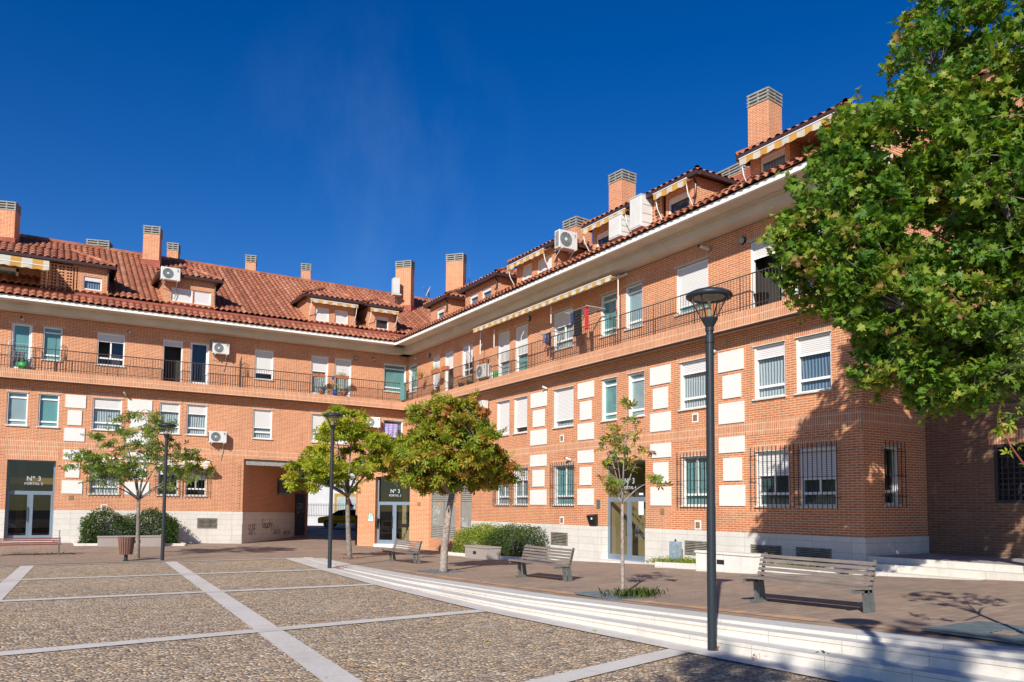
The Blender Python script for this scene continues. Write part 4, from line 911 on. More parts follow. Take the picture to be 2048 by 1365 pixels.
# ------------------------------------------------------------------ small wall parts
def vent(fr, u, z, framed):
    mb = MB()
    if framed: fr.box(mb, u-.13, u+.13, -.01, .012, z-.14, z+.14, 'paper_white')
    fr.box(mb, u-.09, u+.09, -.01, .018, z-.1, z+.1, 'vent_brown')
    for k in range(4): fr.box(mb, u-.08, u+.08, .018, .026, z-.085+k*.045, z-.07+k*.045, 'vent_brown')
    mb.build('air_vent', B, fr.w)
for fr, u, z, k in ((FR, 14.95, 4.54, 1), (FR, 22.19, 4.68, 1), (FR, 14.97, 1.35, 1), (FR, 20.67, 1.75, 0), (FR, 22.27, 1.35, 1), (FL, -16.1, 1.75, 0), (FL, -14.78, 1.32, 1), (FC, 3.5, 1.95, 0)): vent(fr, u, z, k)
def louvre(fr, u0, u1, z0, z1):
    mb = MB(); fw = .04
    fr.box(mb, u0, u1, -.01, .033, z0, z1, 'black_plastic')
    for a, b, c, e in ((u0, u0+fw, z0, z1), (u1-fw, u1, z0, z1), (u0+fw, u1-fw, z1-fw, z1), (u0+fw, u1-fw, z0, z0+fw)): fr.box(mb, a, b, .033, .06, c, e, 'louver_metal')
    n = 7
    for j in range(n):
        z = z0+fw+(z1-z0-2*fw)*(j+.2)/n; mb.hexa([fr.P(u0+fw, .058, z), fr.P(u1-fw, .058, z), fr.P(u1-fw, .036, z+.008), fr.P(u0+fw, .036, z+.008), fr.P(u0+fw, .058, z+.010), fr.P(u1-fw, .058, z+.010), fr.P(u1-fw, .036, z+.02), fr.P(u0+fw, .036, z+.02)], 'louver_slat')
    mb.build('plinth_louver', B, fr.w)
for a in ((FL, -10.8, -9.9, .35, .85), (FR, 14.29, 15.41, .4, .88), (FR, 21.74, 22.75, .43, .86), (FR, 24.39, 25.45, .44, .86), (FR, 25.94, 27.02, .46, .86)): louvre(*a)
def bulkhead(fr, u, z):
    mb = MB(); p = fr.place(u, .07, z); mb.tube([fr.place(u, 0, z), fr.place(u, .06, z)], .12, 'black_plastic', 14); mb.tube([fr.place(u, .06, z), fr.place(u, .10, z), fr.place(u, .13, z)], [.10, .085, .04], 'grey_blind', 14)
    mb.build('bulkhead_lamp', B)
for a in ((FL, -10.34, 9.74), (FL, -3.06, 9.74), (FR, 2.8, 9.77), (FR, 12.54, 9.77), (FR, 24.19, 9.74)): bulkhead(*a)
def spot(fr, u, z, L=.3):
    mb = MB(); a = fr.place(u, 0, z); b = fr.place(u-.1, L, z+.08); mb.tube([a, a+(b-a)*.12], .075, 'concrete_cap', 10); mb.tube([a+(b-a)*.1, b], .045, 'ac_white', 10); mb.tube([b, b+(b-a)*.1], .05, 'black_plastic', 10)
    mb.build('flue_pipe', B)
for a in ((FL, -18.19, 9.78), (FL, -13.98, 9.74, .06), (FL, -1.98, 9.74, .12), (FL, -14.07, 6.70), (FR, 1.25, 9.8, .15), (FR, 22.87, 9.84, .35), (FR, 13.92, 6.62, .2), (FR, 23.06, 6.62, .2), (FR, 15.56, 3.66, .2), (FL, -1.95, 6.55, .2)): spot(*a)
mb = MB()
for fr, u, d_, za, zb in ((FR, 7.3, .05, 8.1, 9.6),): mb.tube([fr.P(u, d_, za), fr.P(u, d_, zb)], .03, 'ac_white', 6)
mb.build('downpipe', B)
mb = MB()   # entry phone, wall letter box and downspout strip by portal 4
FR.box(mb, 17.22, 17.38, 0, .05, 1.85, 2.15, 'bench_metal'); mb.build('entry_phone', B)
mb = MB()
FL.box(mb, -26, -25.9, -14, 0, -1, ZT, 'brick'); mb.face([(14, 14, -1), (14, -28, -1), (14, -28, 11), (14, 14, 11)], 'brick'); mb.build('wall', B)
# ------------------------------------------------------------------ old brick building on the right
OB = empty('old_brick_building', (2.67, -32, 0), label='old dark brick building with latticed window, shaded by the big tree at the right edge', cat='building')
OB.location = (0, 0, 0)
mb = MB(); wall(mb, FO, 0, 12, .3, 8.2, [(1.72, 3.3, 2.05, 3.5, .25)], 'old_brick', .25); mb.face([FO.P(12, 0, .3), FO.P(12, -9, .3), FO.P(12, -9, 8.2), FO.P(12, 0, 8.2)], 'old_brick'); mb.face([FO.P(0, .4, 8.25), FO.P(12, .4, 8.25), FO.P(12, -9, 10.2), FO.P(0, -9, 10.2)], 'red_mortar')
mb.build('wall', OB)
mb = MB(); FO.box(mb, 0.005, 12, .0, .35, 7.95, 8.2, 'eave_concrete'); mb.build('cornice', OB)
mb = MB(); FO.box(mb, 1.6, 3.4, -.02, .01, 3.5, 3.85, 'soldier_brick'); mb.build('lintel', OB)
mb = MB(); FO.quad(mb, 1.72, 3.3, 2.05, 3.5, -.25, 'dark_interior'); a_ = mb.build('window', OB)
mb = MB()
for k in range(12): FO.box(mb, 1.74+k*.135, 1.77+k*.135, -.06, -.04, 2.05, 3.5, 'dark_iron')
for k in range(11): FO.box(mb, 1.72, 3.3, -.075, -.062, 2.1+k*.135, 2.13+k*.135, 'dark_iron')
for a, b, c, d in ((1.72, 1.8, 2.05, 3.5), (3.22, 3.3, 2.05, 3.5), (1.8, 3.22, 3.42, 3.5), (1.8, 3.22, 2.05, 2.13)): FO.box(mb, a, b, -.1, .0, c, d, 'dark_iron')
mb.build('grille', a_)
#@@PART2
# ================================================================== THINGS
def local_things(name, loc, rz, label, cat, group=None): return empty(name, loc, rz, label, cat, group)
# ---- air conditioners (local: x along the wall, -y outward, z up)
AC_G = 'air conditioning units on the building'
def ac_unit(fr, u, z, label, wd=.78, ht=.55, dp=.3, d0=.08, brk=True, rz=None, loc=None, badge=True):
    loc = fr.place(u, 0, z) if loc is None else Vector(loc)
    t = empty('air_conditioner', loc, fr.rz() if rz is None else rz, label, 'air conditioner', AC_G)
    mb = MB(); mb.box(-wd/2, wd/2, -d0-dp, -d0, 0, ht, 'ac_white'); c = mb.build('casing', t, bevel=.02)
    mb = MB(); cx = -wd*.14; rr = ht*.40; y = -d0-dp-.004
    seg = 24; ring_ = [(cx+rr*math.cos(2*math.pi*k/seg), y, ht/2+rr*math.sin(2*math.pi*k/seg)) for k in range(seg)]
    mb.face(ring_, 'ac_dark')
    for k in range(5):
        q = rr*(.25+.18*k); pts = [(cx+q*math.cos(2*math.pi*j/20), y-.008, ht/2+q*math.sin(2*math.pi*j/20)) for j in range(21)]; mb.tube(pts, .006, 'grey_blind', 4, cap=False)
    for k in range(10):
        a = 2*math.pi*k/10; mb.tube([(cx, y-.008, ht/2), (cx+rr*math.cos(a), y-.008, ht/2+rr*math.sin(a))], .005, 'grey_blind', 4, cap=False)
    mb.tube([(cx, y, ht/2), (cx, y-.02, ht/2)], rr*.22, 'ac_white', 12); mb.build('fan_grille', t)
    mb = MB()
    for k in range(9): mb.box(-wd/2-.006, -wd/2, -d0-dp+.05+k*.025, -d0-dp+.06+k*.025, .06, ht-.06, 'ac_dark')
    mb.build('side_vent', t)
    if badge:
        mb = MB(); bx = wd*.37; mb.face([(bx+.035*math.cos(k*math.pi/6), y-.003, ht*.80+.035*math.sin(k*math.pi/6)) for k in range(12)], 'pink_badge' if badge == 2 else 'grey_badge')
        x0 = bx-.04+(.0 if badge == 2 else .0); z0 = ht*.66
        mb.box(x0, x0+.008, y-.004, y, z0, z0+.045, 'grey_letters'); mb.box(x0, x0+.03, y-.004, y, z0, z0+.008, 'grey_letters')
        for a, b, c_, e in ((.045, .053, 0, .045), (.045, .08, .037, .045), (.045, .08, 0, .008), (.072, .08, 0, .025), (.06, .08, .018, .025)): mb.box(x0+a, x0+b, y-.004, y, z0+c_, z0+e, 'grey_letters')
        mb.build('badge', t)
    if brk:
        mb = MB()
        for x in (-wd/2+.12, wd/2-.12): mb.box(x-.02, x+.02, -d0-dp-.03, 0, -.04, 0, 'ac_white'); mb.bar((x, 0, -.3), (x, -d0-dp*.8, -.04), .025, .025, 'ac_white')
        mb.build('bracket', t); mb = MB(); x = wd/2-.12; mb.tube([(x, -d0-.1, .12), (x+.05, -.04, .08), (x+.05, -.03, -.35), (x-.05, -.02, -.8)], .016, 'canvas_grey', 5); mb.build('pipe', t)
    return t
ac_unit(FL, -10.02, 9.13, 'white air conditioner beside the round lamp above the left balcony door')
ac_unit(FL, -10.03, 4.63, 'white air conditioner on the brick wall above the passage, casting a long shadow', wd=.8, ht=.56)
ac_unit(FL, -1.95, 5.98, 'white air conditioner between the shuttered window and the window with lilac towel', wd=.8, ht=.55, rz=R(-30))
ac_unit(FL, -12.42, 12.42, 'white air conditioner standing in front of the left dormer with white shutters', wd=.85, ht=.6, d0=.22)
ac_unit(FR, 8.85, 6.05, 'white air conditioner on first floor wall, half hidden by the rusty tree', wd=.8, ht=.6)
ac_unit(FR, 8.9, 7.72, 'white air conditioner behind the balcony railing with two clay pots on top', wd=.9, ht=.62, d0=.02, dp=.28, brk=False)
ac_unit(FR, 0, 0, 'large white air conditioner with pink badge bracketed to the side of a roof dormer', wd=.88, ht=.72, dp=.34, d0=.12, loc=(.12, -14.72, 12.05), rz=0, badge=2)
def cabinet(fr, u0, u1, d0, d1, z0, z1, label):
    p = fr.P((u0+u1)/2, (d0+d1)/2, z0); t = empty('roof_cabinet', p, fr.rz(), label, 'cabinet', 'white cabinets on the roof terrace')
    w_, d_, h = u1-u0, d1-d0, z1-z0; mb = MB(); mb.box(-w_/2, w_/2, -d_/2, d_/2, 0, h, 'ac_white'); mb.build('cabinet_body', t, bevel=.01)
    mb = MB(); mb.box(-w_/2+.04, -.01, -d_/2-.015, -d_/2-.001, .05, h-.05, 'ac_white'); mb.box(.01, w_/2-.04, -d_/2-.015, -d_/2-.001, .05, h-.05, 'ac_white'); mb.build('door', t)
    mb = MB()
    for k in range(3): mb.box(w_/2, w_/2+.008, -d_/2+.05, d_/2-.05, .15+k*h*.28, .17+k*h*.28, 'grey_blind')
    mb.box(-w_/2-.01, w_/2+.01, -d_/2-.02, d_/2+.01, h, h+.025, 'ac_white'); mb.build('panel_trim', t)
cabinet(FR, 18.5, 19.15, .05, .5, 11.3, 12.05, 'smaller white cabinet in front of the dormer terrace, left of the taller one')
cabinet(FR, 19.65, 20.25, .0, .5, 11.3, 12.38, 'taller white cabinet in front of the brick lattice on the roof terrace')
t = empty('vent_box', (1.0, 4.35, 14.85), R(-5), 'grey boxed vent unit mounted on the left side of the tall corner chimney', 'vent box')
mb = MB(); mb.box(-.2, .2, -.2, .2, 0, .95, 'ac_white'); mb.build('casing', t, bevel=.01); mb = MB(); mb.box(-.21, .3, -.21, .21, -.1, -.02, 'ac_white'); mb.bar((.0, 0, -.1), (.1, .0, -.6), .03, .03, 'ac_dark'); mb.build('bracket', t)
# ---- awnings
AW_G = 'striped awnings on the building'
def awning(fr, u0, u1, z0, d1, z1, val, label, pole=None, d0=.06, scal=.25, posts=(), us=.8):
    loc = fr.place((u0+u1)/2, 0, z1-.2); t = empty('awning', loc, fr.rz(), label, 'awning', AW_G); w_ = u1-u0; top = z0-z1+.2
    slope = (dz(fr.P(u1, 0, z0).x, z0)-dz(fr.P(u0, 0, z0).x, z0))/w_ if fr.w else 0
    mb = MB(); n = max(6, int(w_/.1)); X = [-w_/2+w_*i/n for i in range(n+1)]; K = 5
    for i in range(n):
        for k in range(K):
            def p(i_, k_): t_ = k_/K; return (X[i_], -(d0+(d1-d0)*t_), top+(.2-top)*t_-.06*math.sin(math.pi*t_)+slope*X[i_])
            mb.face([p(i, k), p(i+1, k), p(i+1, k+1), p(i, k+1)], 'awning_stripe', [(X[i]*us+30, k), (X[i+1]*us+30, k), (X[i+1]*us+30, k+1), (X[i]*us+30, k+1)])
    mb.build('fabric', t, smooth=True)
    mb = MB()
    for i in range(n*2):
        a = -w_/2+w_*i/(2*n); b = -w_/2+w_*(i+1)/(2*n); f = lambda x: .2+slope*x-val*(.82+.18*abs(math.sin(math.pi*(x+30)/scal/1.6))); sw = lambda x: -d1-.015*math.sin(x*9)
        mb.face([(a, sw(a), f(a)), (b, sw(b), f(b)), (b, -d1, .2+slope*b), (a, -d1, .2+slope*a)], 'awning_stripe', [(a*us+30, 0), (b*us+30, 0), (b*us+30, 1), (a*us+30, 1)])
    mb.build('valance', t)
    mb = MB(); mb.tube([(-w_/2, -d1, .2-slope*w_/2), (w_/2, -d1, .2+slope*w_/2)], .022, 'white_frame', 6); mb.tube([(-w_/2, -d0, top-slope*w_/2), (w_/2, -d0, top+slope*w_/2)], .045, 'white_frame', 8); mb.build('roller_bar', t)
    if pole is not None:
        for x in (-w_/2+.06, w_/2-.06):
            mb = MB(); mb.tube([(x, -d1+.01, .2), (x, -(d0+d1)/2-.05, .2-pole*.55), (x, -.03, .2-pole)], .017, 'white_frame', 6); mb.build('arm', t)
    for x, za, zb in posts:
        mb = MB(); mb.tube([(x, -d1+.35, za), (x, -d1+.35, zb)], .018, 'white_frame', 6); mb.build('post', t)
    return t
awning(FR, 9.05, 12.55, 10.05, .80, 9.86, .17, 'left yellow striped awning along the long second floor balcony', posts=((-1.7, .1, -.9), (-.45, .0, -.8)))
awning(FR, 12.62, 19.0, 10.05, .80, 9.86, .17, 'right, longer yellow striped awning above the balcony laundry', posts=((3.15, .3, -1.6), (-1.0, .1, -.6)))
awning(FL, -15.75, -14.2, 3.62, .55, 3.42, .16, 'striped awning over the barred ground floor window left of the stone panels', pole=.45)
awning(FL, -12.85, -10.3, 3.62, .55, 3.42, .16, 'striped awning over the two barred ground floor windows behind the lamp', pole=.5)
awning(FL, -22.2, -17.35, 12.66, 1.5, 11.98, .2, 'wide orange striped awning on the roof terrace at the left edge', pole=.6, us=.5)
awning(FL, -5.7, -3.12, 12.68, .42, 12.52, .17, 'yellow striped awning over the roof dormer with two white shutters', pole=.8)
awning(FL, -2.42, -.78, 12.64, .42, 12.48, .17, 'short yellow striped awning over the small corner dormer', pole=.75)
awning(FR, 11.35, 14.2, 12.36, .42, 12.24, .2, 'orange striped awning on the dormer left of the air conditioner', pole=.85)
awning(FR, 16.75, 19.3, 12.34, .42, 12.22, .2, 'orange striped awning behind the two white roof cabinets', pole=.85)
awning(FR, 20.75, 22.3, 12.34, .42, 12.22, .22, 'orange striped awning right of the brick lattice on the large dormer', pole=.9)
awning(FR, 24.45, 27.75, 12.12, .42, 12.0, .22, 'long orange striped awning under the rightmost chimney', pole=.9)
# ---- dish and antenna
t = empty('satellite_dish', (3.3, 4.4, 14.6), 0, 'white satellite dish on the roof between the two tall corner chimneys', 'satellite dish')
mb = MB(); prof = [(0.0, 0), (.13, .012), (.26, .045), (.36, .085)]; mb.lathe(prof, (0, 0, 0), 'ac_white', 20); o = mb.build('reflector', t, smooth=True); o.rotation_euler = (R(68), 0, R(-105)); o.location = (0, 0, .75)
mb = MB(); mb.tube([(0, .05, -.6), (0, .05, .75)], .03, 'bench_metal', 6); mb.tube([(0, 0, .5), (-.55, -.3, .8)], .012, 'bench_metal', 5); mb.tube([(-.55, -.3, .74), (-.55, -.3, .88)], .04, 'bench_metal', 8); mb.build('mast', t)
t = empty('antenna', (5.4, 3.0, 15.0), 0, 'thin rooftop aerial mast with small cross bars above the corner roof', 'antenna')
mb = MB(); mb.tube([(0, 0, -.6), (0, 0, 2.2)], .016, 'bench_metal', 5)
for z in (.5, .75, 1.0): mb.tube([(-.45, -.2, z), (.45, .2, z)], .009, 'bench_metal', 4)
mb.build('mast', t)
for x in (-.45, -.15, .15, .45):
    mb = MB(); mb.tube([(x, x*.44, .35), (x, x*.44, 1.2)], .008, 'bench_metal', 4); mb.build('element', t)
# ---- foliage machinery
def leafshape(kind):
    if kind == 'palm':
        vs = []; fs = []
        for k, a in enumerate((-100, -52, 0, 52, 100)):
            a = R(a); L = (1, .95, .8, .95, .7)[(k+2) % 5] if False else (.72, .95, 1.05, .95, .72)[k]; dx, dy = math.sin(a), math.cos(a); px, py = dy, -dx; i = len(vs)
            vs += [(0, 0, 0), (dx*L*.62+px*.15, dy*L*.62+py*.15, -.05), (dx*L, dy*L, -.24), (dx*L*.62-px*.15, dy*L*.62-py*.15, -.05)]; fs.append((i, i+1, i+2, i+3))
        return vs, fs
    if kind == 'star':
        half = [(0, -.15), (.30, -.22), (.28, .02), (.75, .05), (.42, .28), (.50, .62), (.18, .52), (0, 1.0)]
        vs = [(x, y, .22*abs(x)-.12*y*y) for x, y in half]+[(-x, y, .22*abs(x)-.12*y*y) for x, y in half[1:-1]]
        return vs, [tuple(range(8)), (0,)+(7,)+tuple(range(13, 7, -1))]
    if kind == 'blade': return [(-.03, 0, 0), (.03, 0, 0), (.015, .15, .7), (0, .4, 1.0), (-.015, .15, .7)], [(0, 1, 2, 3, 4)]
    return [(0, 0, 0), (.28, .45, .06), (0, 1, -.05), (-.28, .45, .06)], [(0, 1, 2, 3)]
def leaves(name, pts, vals, size, kind, mat, parent, seed=0, upb=.6, svar=.42, upright=False):
    g = np.random.default_rng(seed); vs, fs = leafshape(kind); vs = np.array(vs, float); N = len(pts); n = len(vs)
    pts = np.asarray(pts, float); sz = size*(1+g.uniform(-svar, svar, N))
    nrm = g.normal(size=(N, 3)); nrm[:, 2] += upb*1.6; nrm /= np.linalg.norm(nrm, axis=1)[:, None]
    if upright: nrm = np.stack([g.normal(0, .35, N), g.normal(0, .35, N), np.ones(N)], 1); nrm /= np.linalg.norm(nrm, axis=1)[:, None]
    a = g.normal(size=(N, 3)); tx = np.cross(a, nrm); tx /= np.linalg.norm(tx, axis=1)[:, None]; ty = np.cross(nrm, tx)
    V = pts[:, None, :]+(vs[None, :, 0:1]*tx[:, None, :]+vs[None, :, 1:2]*ty[:, None, :]+vs[None, :, 2:3]*nrm[:, None, :])*sz[:, None, None]
    me = bpy.data.meshes.new(name); me.vertices.add(N*n); me.vertices.foreach_set('co', V.reshape(-1))
    base = np.concatenate([np.array(f) for f in fs]); lens = np.array([len(f) for f in fs]); Lp_ = len(base)
    idx = (base[None, :]+(np.arange(N)*n)[:, None]).reshape(-1); me.loops.add(N*Lp_); me.loops.foreach_set('vertex_index', idx.astype(np.int32))
    st = np.concatenate([[0], np.cumsum(lens)[:-1]]); me.polygons.add(N*len(fs)); me.polygons.foreach_set('loop_start', (st[None, :]+(np.arange(N)*Lp_)[:, None]).reshape(-1).astype(np.int32))
    me.update(calc_edges=True); uvl = me.uv_layers.new(name='UVMap'); uv = np.zeros((N*Lp_, 2)); uv[:, 0] = np.repeat(np.clip(vals, .005, .995), Lp_); uvl.data.foreach_set('uv', uv.reshape(-1))
    me.materials.append(MATS[mat]); me.validate(); o = bpy.data.objects.new(name, me); COL.objects.link(o); o.parent = parent; return o
def bez(a, b, c, n=7): return [a*(1-t)**2+b*2*t*(1-t)+c*t*t for t in [i/n for i in range(n+1)]]
def make_tree(label, base, fork, lobes, ncl, per, crad, lsize, kind, mat, tr, bark='bark', group=None, seed=1, nl=7, flat=.55, name='tree', vmean=.45, shell=.45, cat='tree', bend=(0, 0), tw=.012, minz=None, vspread=.18):
    g = np.random.default_rng(seed); base = Vector(base); fork = Vector(fork); t = empty(name, base, 0, label, cat, group)
    bx = lambda p: Vector(p)-base
    mb = MB(); mid = (base+fork)/2+Vector((bend[0], bend[1], 0)); pth = bez(bx(base-Vector((0, 0, .15))), bx(mid), bx(fork), 8)
    mb.tube(pth, [tr*(1.35 if i == 0 else 1.12-.3*i/8) for i in range(9)], bark, 10)
    cen = []; wsum = sum(l[3] for l in lobes)
    for (cx_, rx, rz_, wt) in lobes:
        k = max(1, int(round(ncl*wt/wsum)))
        for _ in range(k):
            d = g.normal(size=3); d /= np.linalg.norm(d); r_ = g.uniform(shell, 1)**.6
            p = Vector((cx_[0]+d[0]*rx*r_, cx_[1]+d[1]*rx*r_, cx_[2]+d[2]*rz_*r_))
            if minz and p.z < minz: continue
            cen.append(p)
    # limbs to spread targets
    tg = [cen[int(g.integers(len(cen)))]]
    while len(tg) < min(nl, len(cen)): tg.append(max(cen, key=lambda p: min((p-q).length for q in tg)+.25*g.random()))
    nodes = []
    br = MB()
    for q in tg:
        e = fork.lerp(q, .86); c = fork.lerp(q, .45); c.z = fork.z+(q.z-fork.z)*.62+.1; pp = bez(fork, c, e, 9)
        rr = [max(tw*.8, tr*.55*(1-i/9.5)**1.1) for i in range(10)]; br.tube([bx(p) for p in pp], rr, bark, 6); nodes += [(p, rr[i]) for i, p in enumerate(pp) if i > 1]
    P = []; Vv = []
    for p in cen:
        near = min(nodes, key=lambda q: (q[0]-p).length+max(0, (q[0].z-p.z))*.8); a = near[0]; c = a.lerp(p, .5)+Vector((g.normal(0, .05), g.normal(0, .05), .06)); r0 = max(tw*.5, min(near[1]*.6, tw*1.6))
        br.tube([bx(x) for x in bez(a, c, p, 4)], [r0, r0*.85, r0*.7, r0*.5, r0*.35], bark, 4, cap=False)
        cv = vmean+g.normal(0, vspread)
        nn = int(per*g.uniform(.6, 1.4)); ntw = 5; tws = []
        for _ in range(ntw):
            dd = g.normal(size=3); dd[2] *= flat; dd /= np.linalg.norm(dd); tws.append(dd*crad*g.uniform(.5, 1.2))
            e = p+Vector(tws[-1]); br.tube([bx(p), bx(p.lerp(e, .5)+Vector((0, 0, .02))), bx(e)], [r0*.4, r0*.3, r0*.15], bark, 3, cap=False)
        for i in range(nn):
            w_ = tws[i % ntw]; s_ = g.uniform(.15, 1.1); off = w_*s_+g.normal(0, crad*.17, 3)*np.array([1, 1, flat]); P.append((p.x+off[0]-base.x, p.y+off[1]-base.y, p.z+off[2]-base.z)); Vv.append(cv+g.normal(0, .16))
    mb.build('trunk', t, smooth=True); br.build('branches', t, smooth=True); leaves('crown', P, np.array(Vv), lsize, kind, mat, t, seed+5)
    return t
# ---- trees
PT = 'small trees along the paved walk'
def T(x, y): return gz(x, y)
make_tree('thin green horse chestnut beside the slatted litter bin', (-14.26, -8.9, T(-14.26, -8.9)), (-14.3, -8.9, 2.0), [((-14.6, -8.8, 3.8), 1.5, 1.4, 6), ((-15.6, -9.0, 3.2), 1.1, .85, 3), ((-13.2, -8.8, 3.3), 1.35, .95, 4), ((-14.2, -8.8, 4.75), 1.1, .6, 2)], 150, 11, .36, .15, 'palm', 'chestnut_leaf_green', .07, group=PT, seed=3, nl=9, flat=.3, name='chestnut_tree', vmean=.42, shell=.2)
make_tree('yellow-green horse chestnut behind the middle street lamp', (-7.2, -11.3, T(-7.2, -11.3)), (-7.35, -11.3, 2.2), [((-7.4, -11.3, 3.8), 1.65, 1.3, 7), ((-8.8, -11.5, 3.0), 1.05, .62, 3), ((-5.95, -11.2, 3.7), 1.1, 1.0, 3.5), ((-7.5, -11.3, 4.95), 1.15, .62, 3)], 190, 30, .30, .16, 'palm', 'chestnut_leaf_yellow', .095, group=PT, seed=8, nl=9, flat=.4, name='chestnut_tree', vmean=.42, bend=(-.05, 0))
make_tree('dense green and rust coloured horse chestnut between the two wooden benches', (-7.6, -20.0, T(-7.6, -20.0)), (-7.3, -19.9, 2.2), [((-7.25, -19.9, 3.4), 1.55, 1.05, 8), ((-8.2, -20.1, 2.95), 1.0, .62, 2.5), ((-6.3, -19.8, 2.95), 1.05, .7, 3), ((-7.35, -19.9, 4.4), 1.05, .6, 3)], 235, 40, .26, .15, 'palm', 'chestnut_leaf_rust', .105, 'pale_bark', group=PT, seed=11, nl=10, flat=.5, name='chestnut_tree', vmean=.46, bend=(-.1, 0), vspread=.16)
make_tree('slender young chestnut with few leaves in front of portal 4', (-8.07, -28.47, T(-8.07, -28.47)), (-8.06, -28.45, 1.95), [((-8.1, -28.45, 3.1), .55, .62, 8), ((-8.0, -28.5, 3.85), .12, .15, .8), ((-8.3, -28.3, 2.35), .3, .25, 2), ((-7.65, -28.9, 2.45), .3, .2, 1.6)], 62, 4, .12, .115, 'palm', 'chestnut_leaf_rust', .035, 'pale_bark', group=PT, seed=21, nl=7, flat=.6, name='chestnut_tree', vmean=.3, shell=.1, tw=.006, vspread=.25)
# right-hand out of frame sapling whose twig enters the picture
t6 = make_tree('young tree just past the right edge, a red twig with green leaves reaching into view', (-8.1, -35.75, T(-8.1, -35.7)), (-8.1, -35.75, 2.0), [((-8.1, -35.9, 3.3), .75, .6, 5)], 26, 9, .16, .10, 'palm', 'chestnut_leaf_green', .035, 'pale_bark', group=PT, seed=31, nl=6, flat=.6, name='chestnut_tree', vmean=.3, tw=.006, minz=2.8)
b6 = Vector(t6.location); tw_ = [Vector((-8.1, -35.75, 1.95)), Vector((-8.9, -36.02, 2.05)), Vector((-9.4, -36.16, 2.28)), Vector((-9.62, -36.12, 2.5)), Vector((-9.68, -36.05, 2.78))]
mb = MB(); mb.tube([p-b6 for p in tw_], [.014, .011, .009, .007, .005], 'red_twig', 6); mb.tube([Vector((-9.4, -36.16, 2.28))-b6, Vector((-9.42, -36.25, 2.42))-b6], .005, 'red_twig', 5); mb.build('twig', t6)
P = []; g_ = np.random.default_rng(4)
for q in (tw_[4], tw_[4]+Vector((0, 0, -.1)), tw_[3], tw_[2]+Vector((.03, 0, .05))):
    for _ in range(4): P.append(tuple(q-b6+Vector(g_.normal(0, .03, 3))))
leaves('twig_leaves', P, np.full(len(P), .25), .085, 'palm', 'chestnut_leaf_yellow', t6, 9)
# big plane tree at the right
def ray(px, py, dd):
    d = _f+_r2*((px-1024)/F_)-_u2*((py-CYP)/F_); return tuple(CAM+d*dd)
LOB = [((-3.7, -33.2, 9.6), 1.75, 1.5, 8), ((-5.0, -32.3, 8.0), 1.35, 1.2, 6), ((-5.75, -31.6, 6.75), 1.2, 1.1, 6), ((-4.0, -32.8, 6.9), 1.8, 1.5, 8), ((-4.55, -32.3, 5.3), 1.35, 1.0, 5), ((-3.2, -33.2, 4.75), 1.25, .75, 5), ((-5.1, -31.9, 5.5), 1.05, .8, 3.5), ((-5.0, -32.0, 4.35), .65, .4, 1.5), ((-6.05, -31.5, 6.0), .85, .7, 2.5), ((-3.9, -32.4, 4.1), .9, .4, 2),
       ((-2.2, -34.2, 8.0), 2.0, 2.2, 3), ((-2.0, -34.0, 5.2), 1.6, 1.0, 2), ((-3.0, -32.4, 11.0), 1.4, 1.2, 2.5), ((-5.9, -31.7, 7.9), .6, .45, 1.2), ((-1.9, -32.3, 6.3), 1.3, 1.3, 1), ((-2.2, -31.6, 4.6), 1.2, .7, .8), ((-3.2, -34.4, 7.4), 1.7, 1.5, 6), ((-2.6, -33.2, 6.1), 1.4, 1.0, 4), ((-3.9, -33.6, 8.6), 1.3, 1.1, 3), ((-2.6, -34.8, 10.4), 1.8, 1.3, 4)]
make_tree('large leafy plane tree covering the right side of the picture', (-2.3, -34.2, gz(-2.3, -34)), (-2.4, -34.0, 3.6), LOB, 980, 68, .36, .097, 'star', 'plane_leaf', .22, seed=41, nl=16, flat=.8, name='plane_tree', vmean=.5, shell=.35, tw=.014, vspread=.17)
make_tree('tree behind the viewer whose blurred shadow falls over the lower right steps', (-22.5, -48.5, 0), (-22.3, -48.2, 6.0), [((-21.1, -46.9, 9.6), 1.8, 1.3, 4), ((-23.0, -45.4, 9.5), 1.6, 1.2, 5), ((-19.1, -48.3, 9.8), 1.9, 1.1, 2.2), ((-23.2, -48.5, 10.2), 2.4, 1.8, 3)], 80, 34, .45, .17, 'star', 'plane_leaf', .2, seed=51, nl=9, flat=.8, name='plane_tree', vmean=.38)
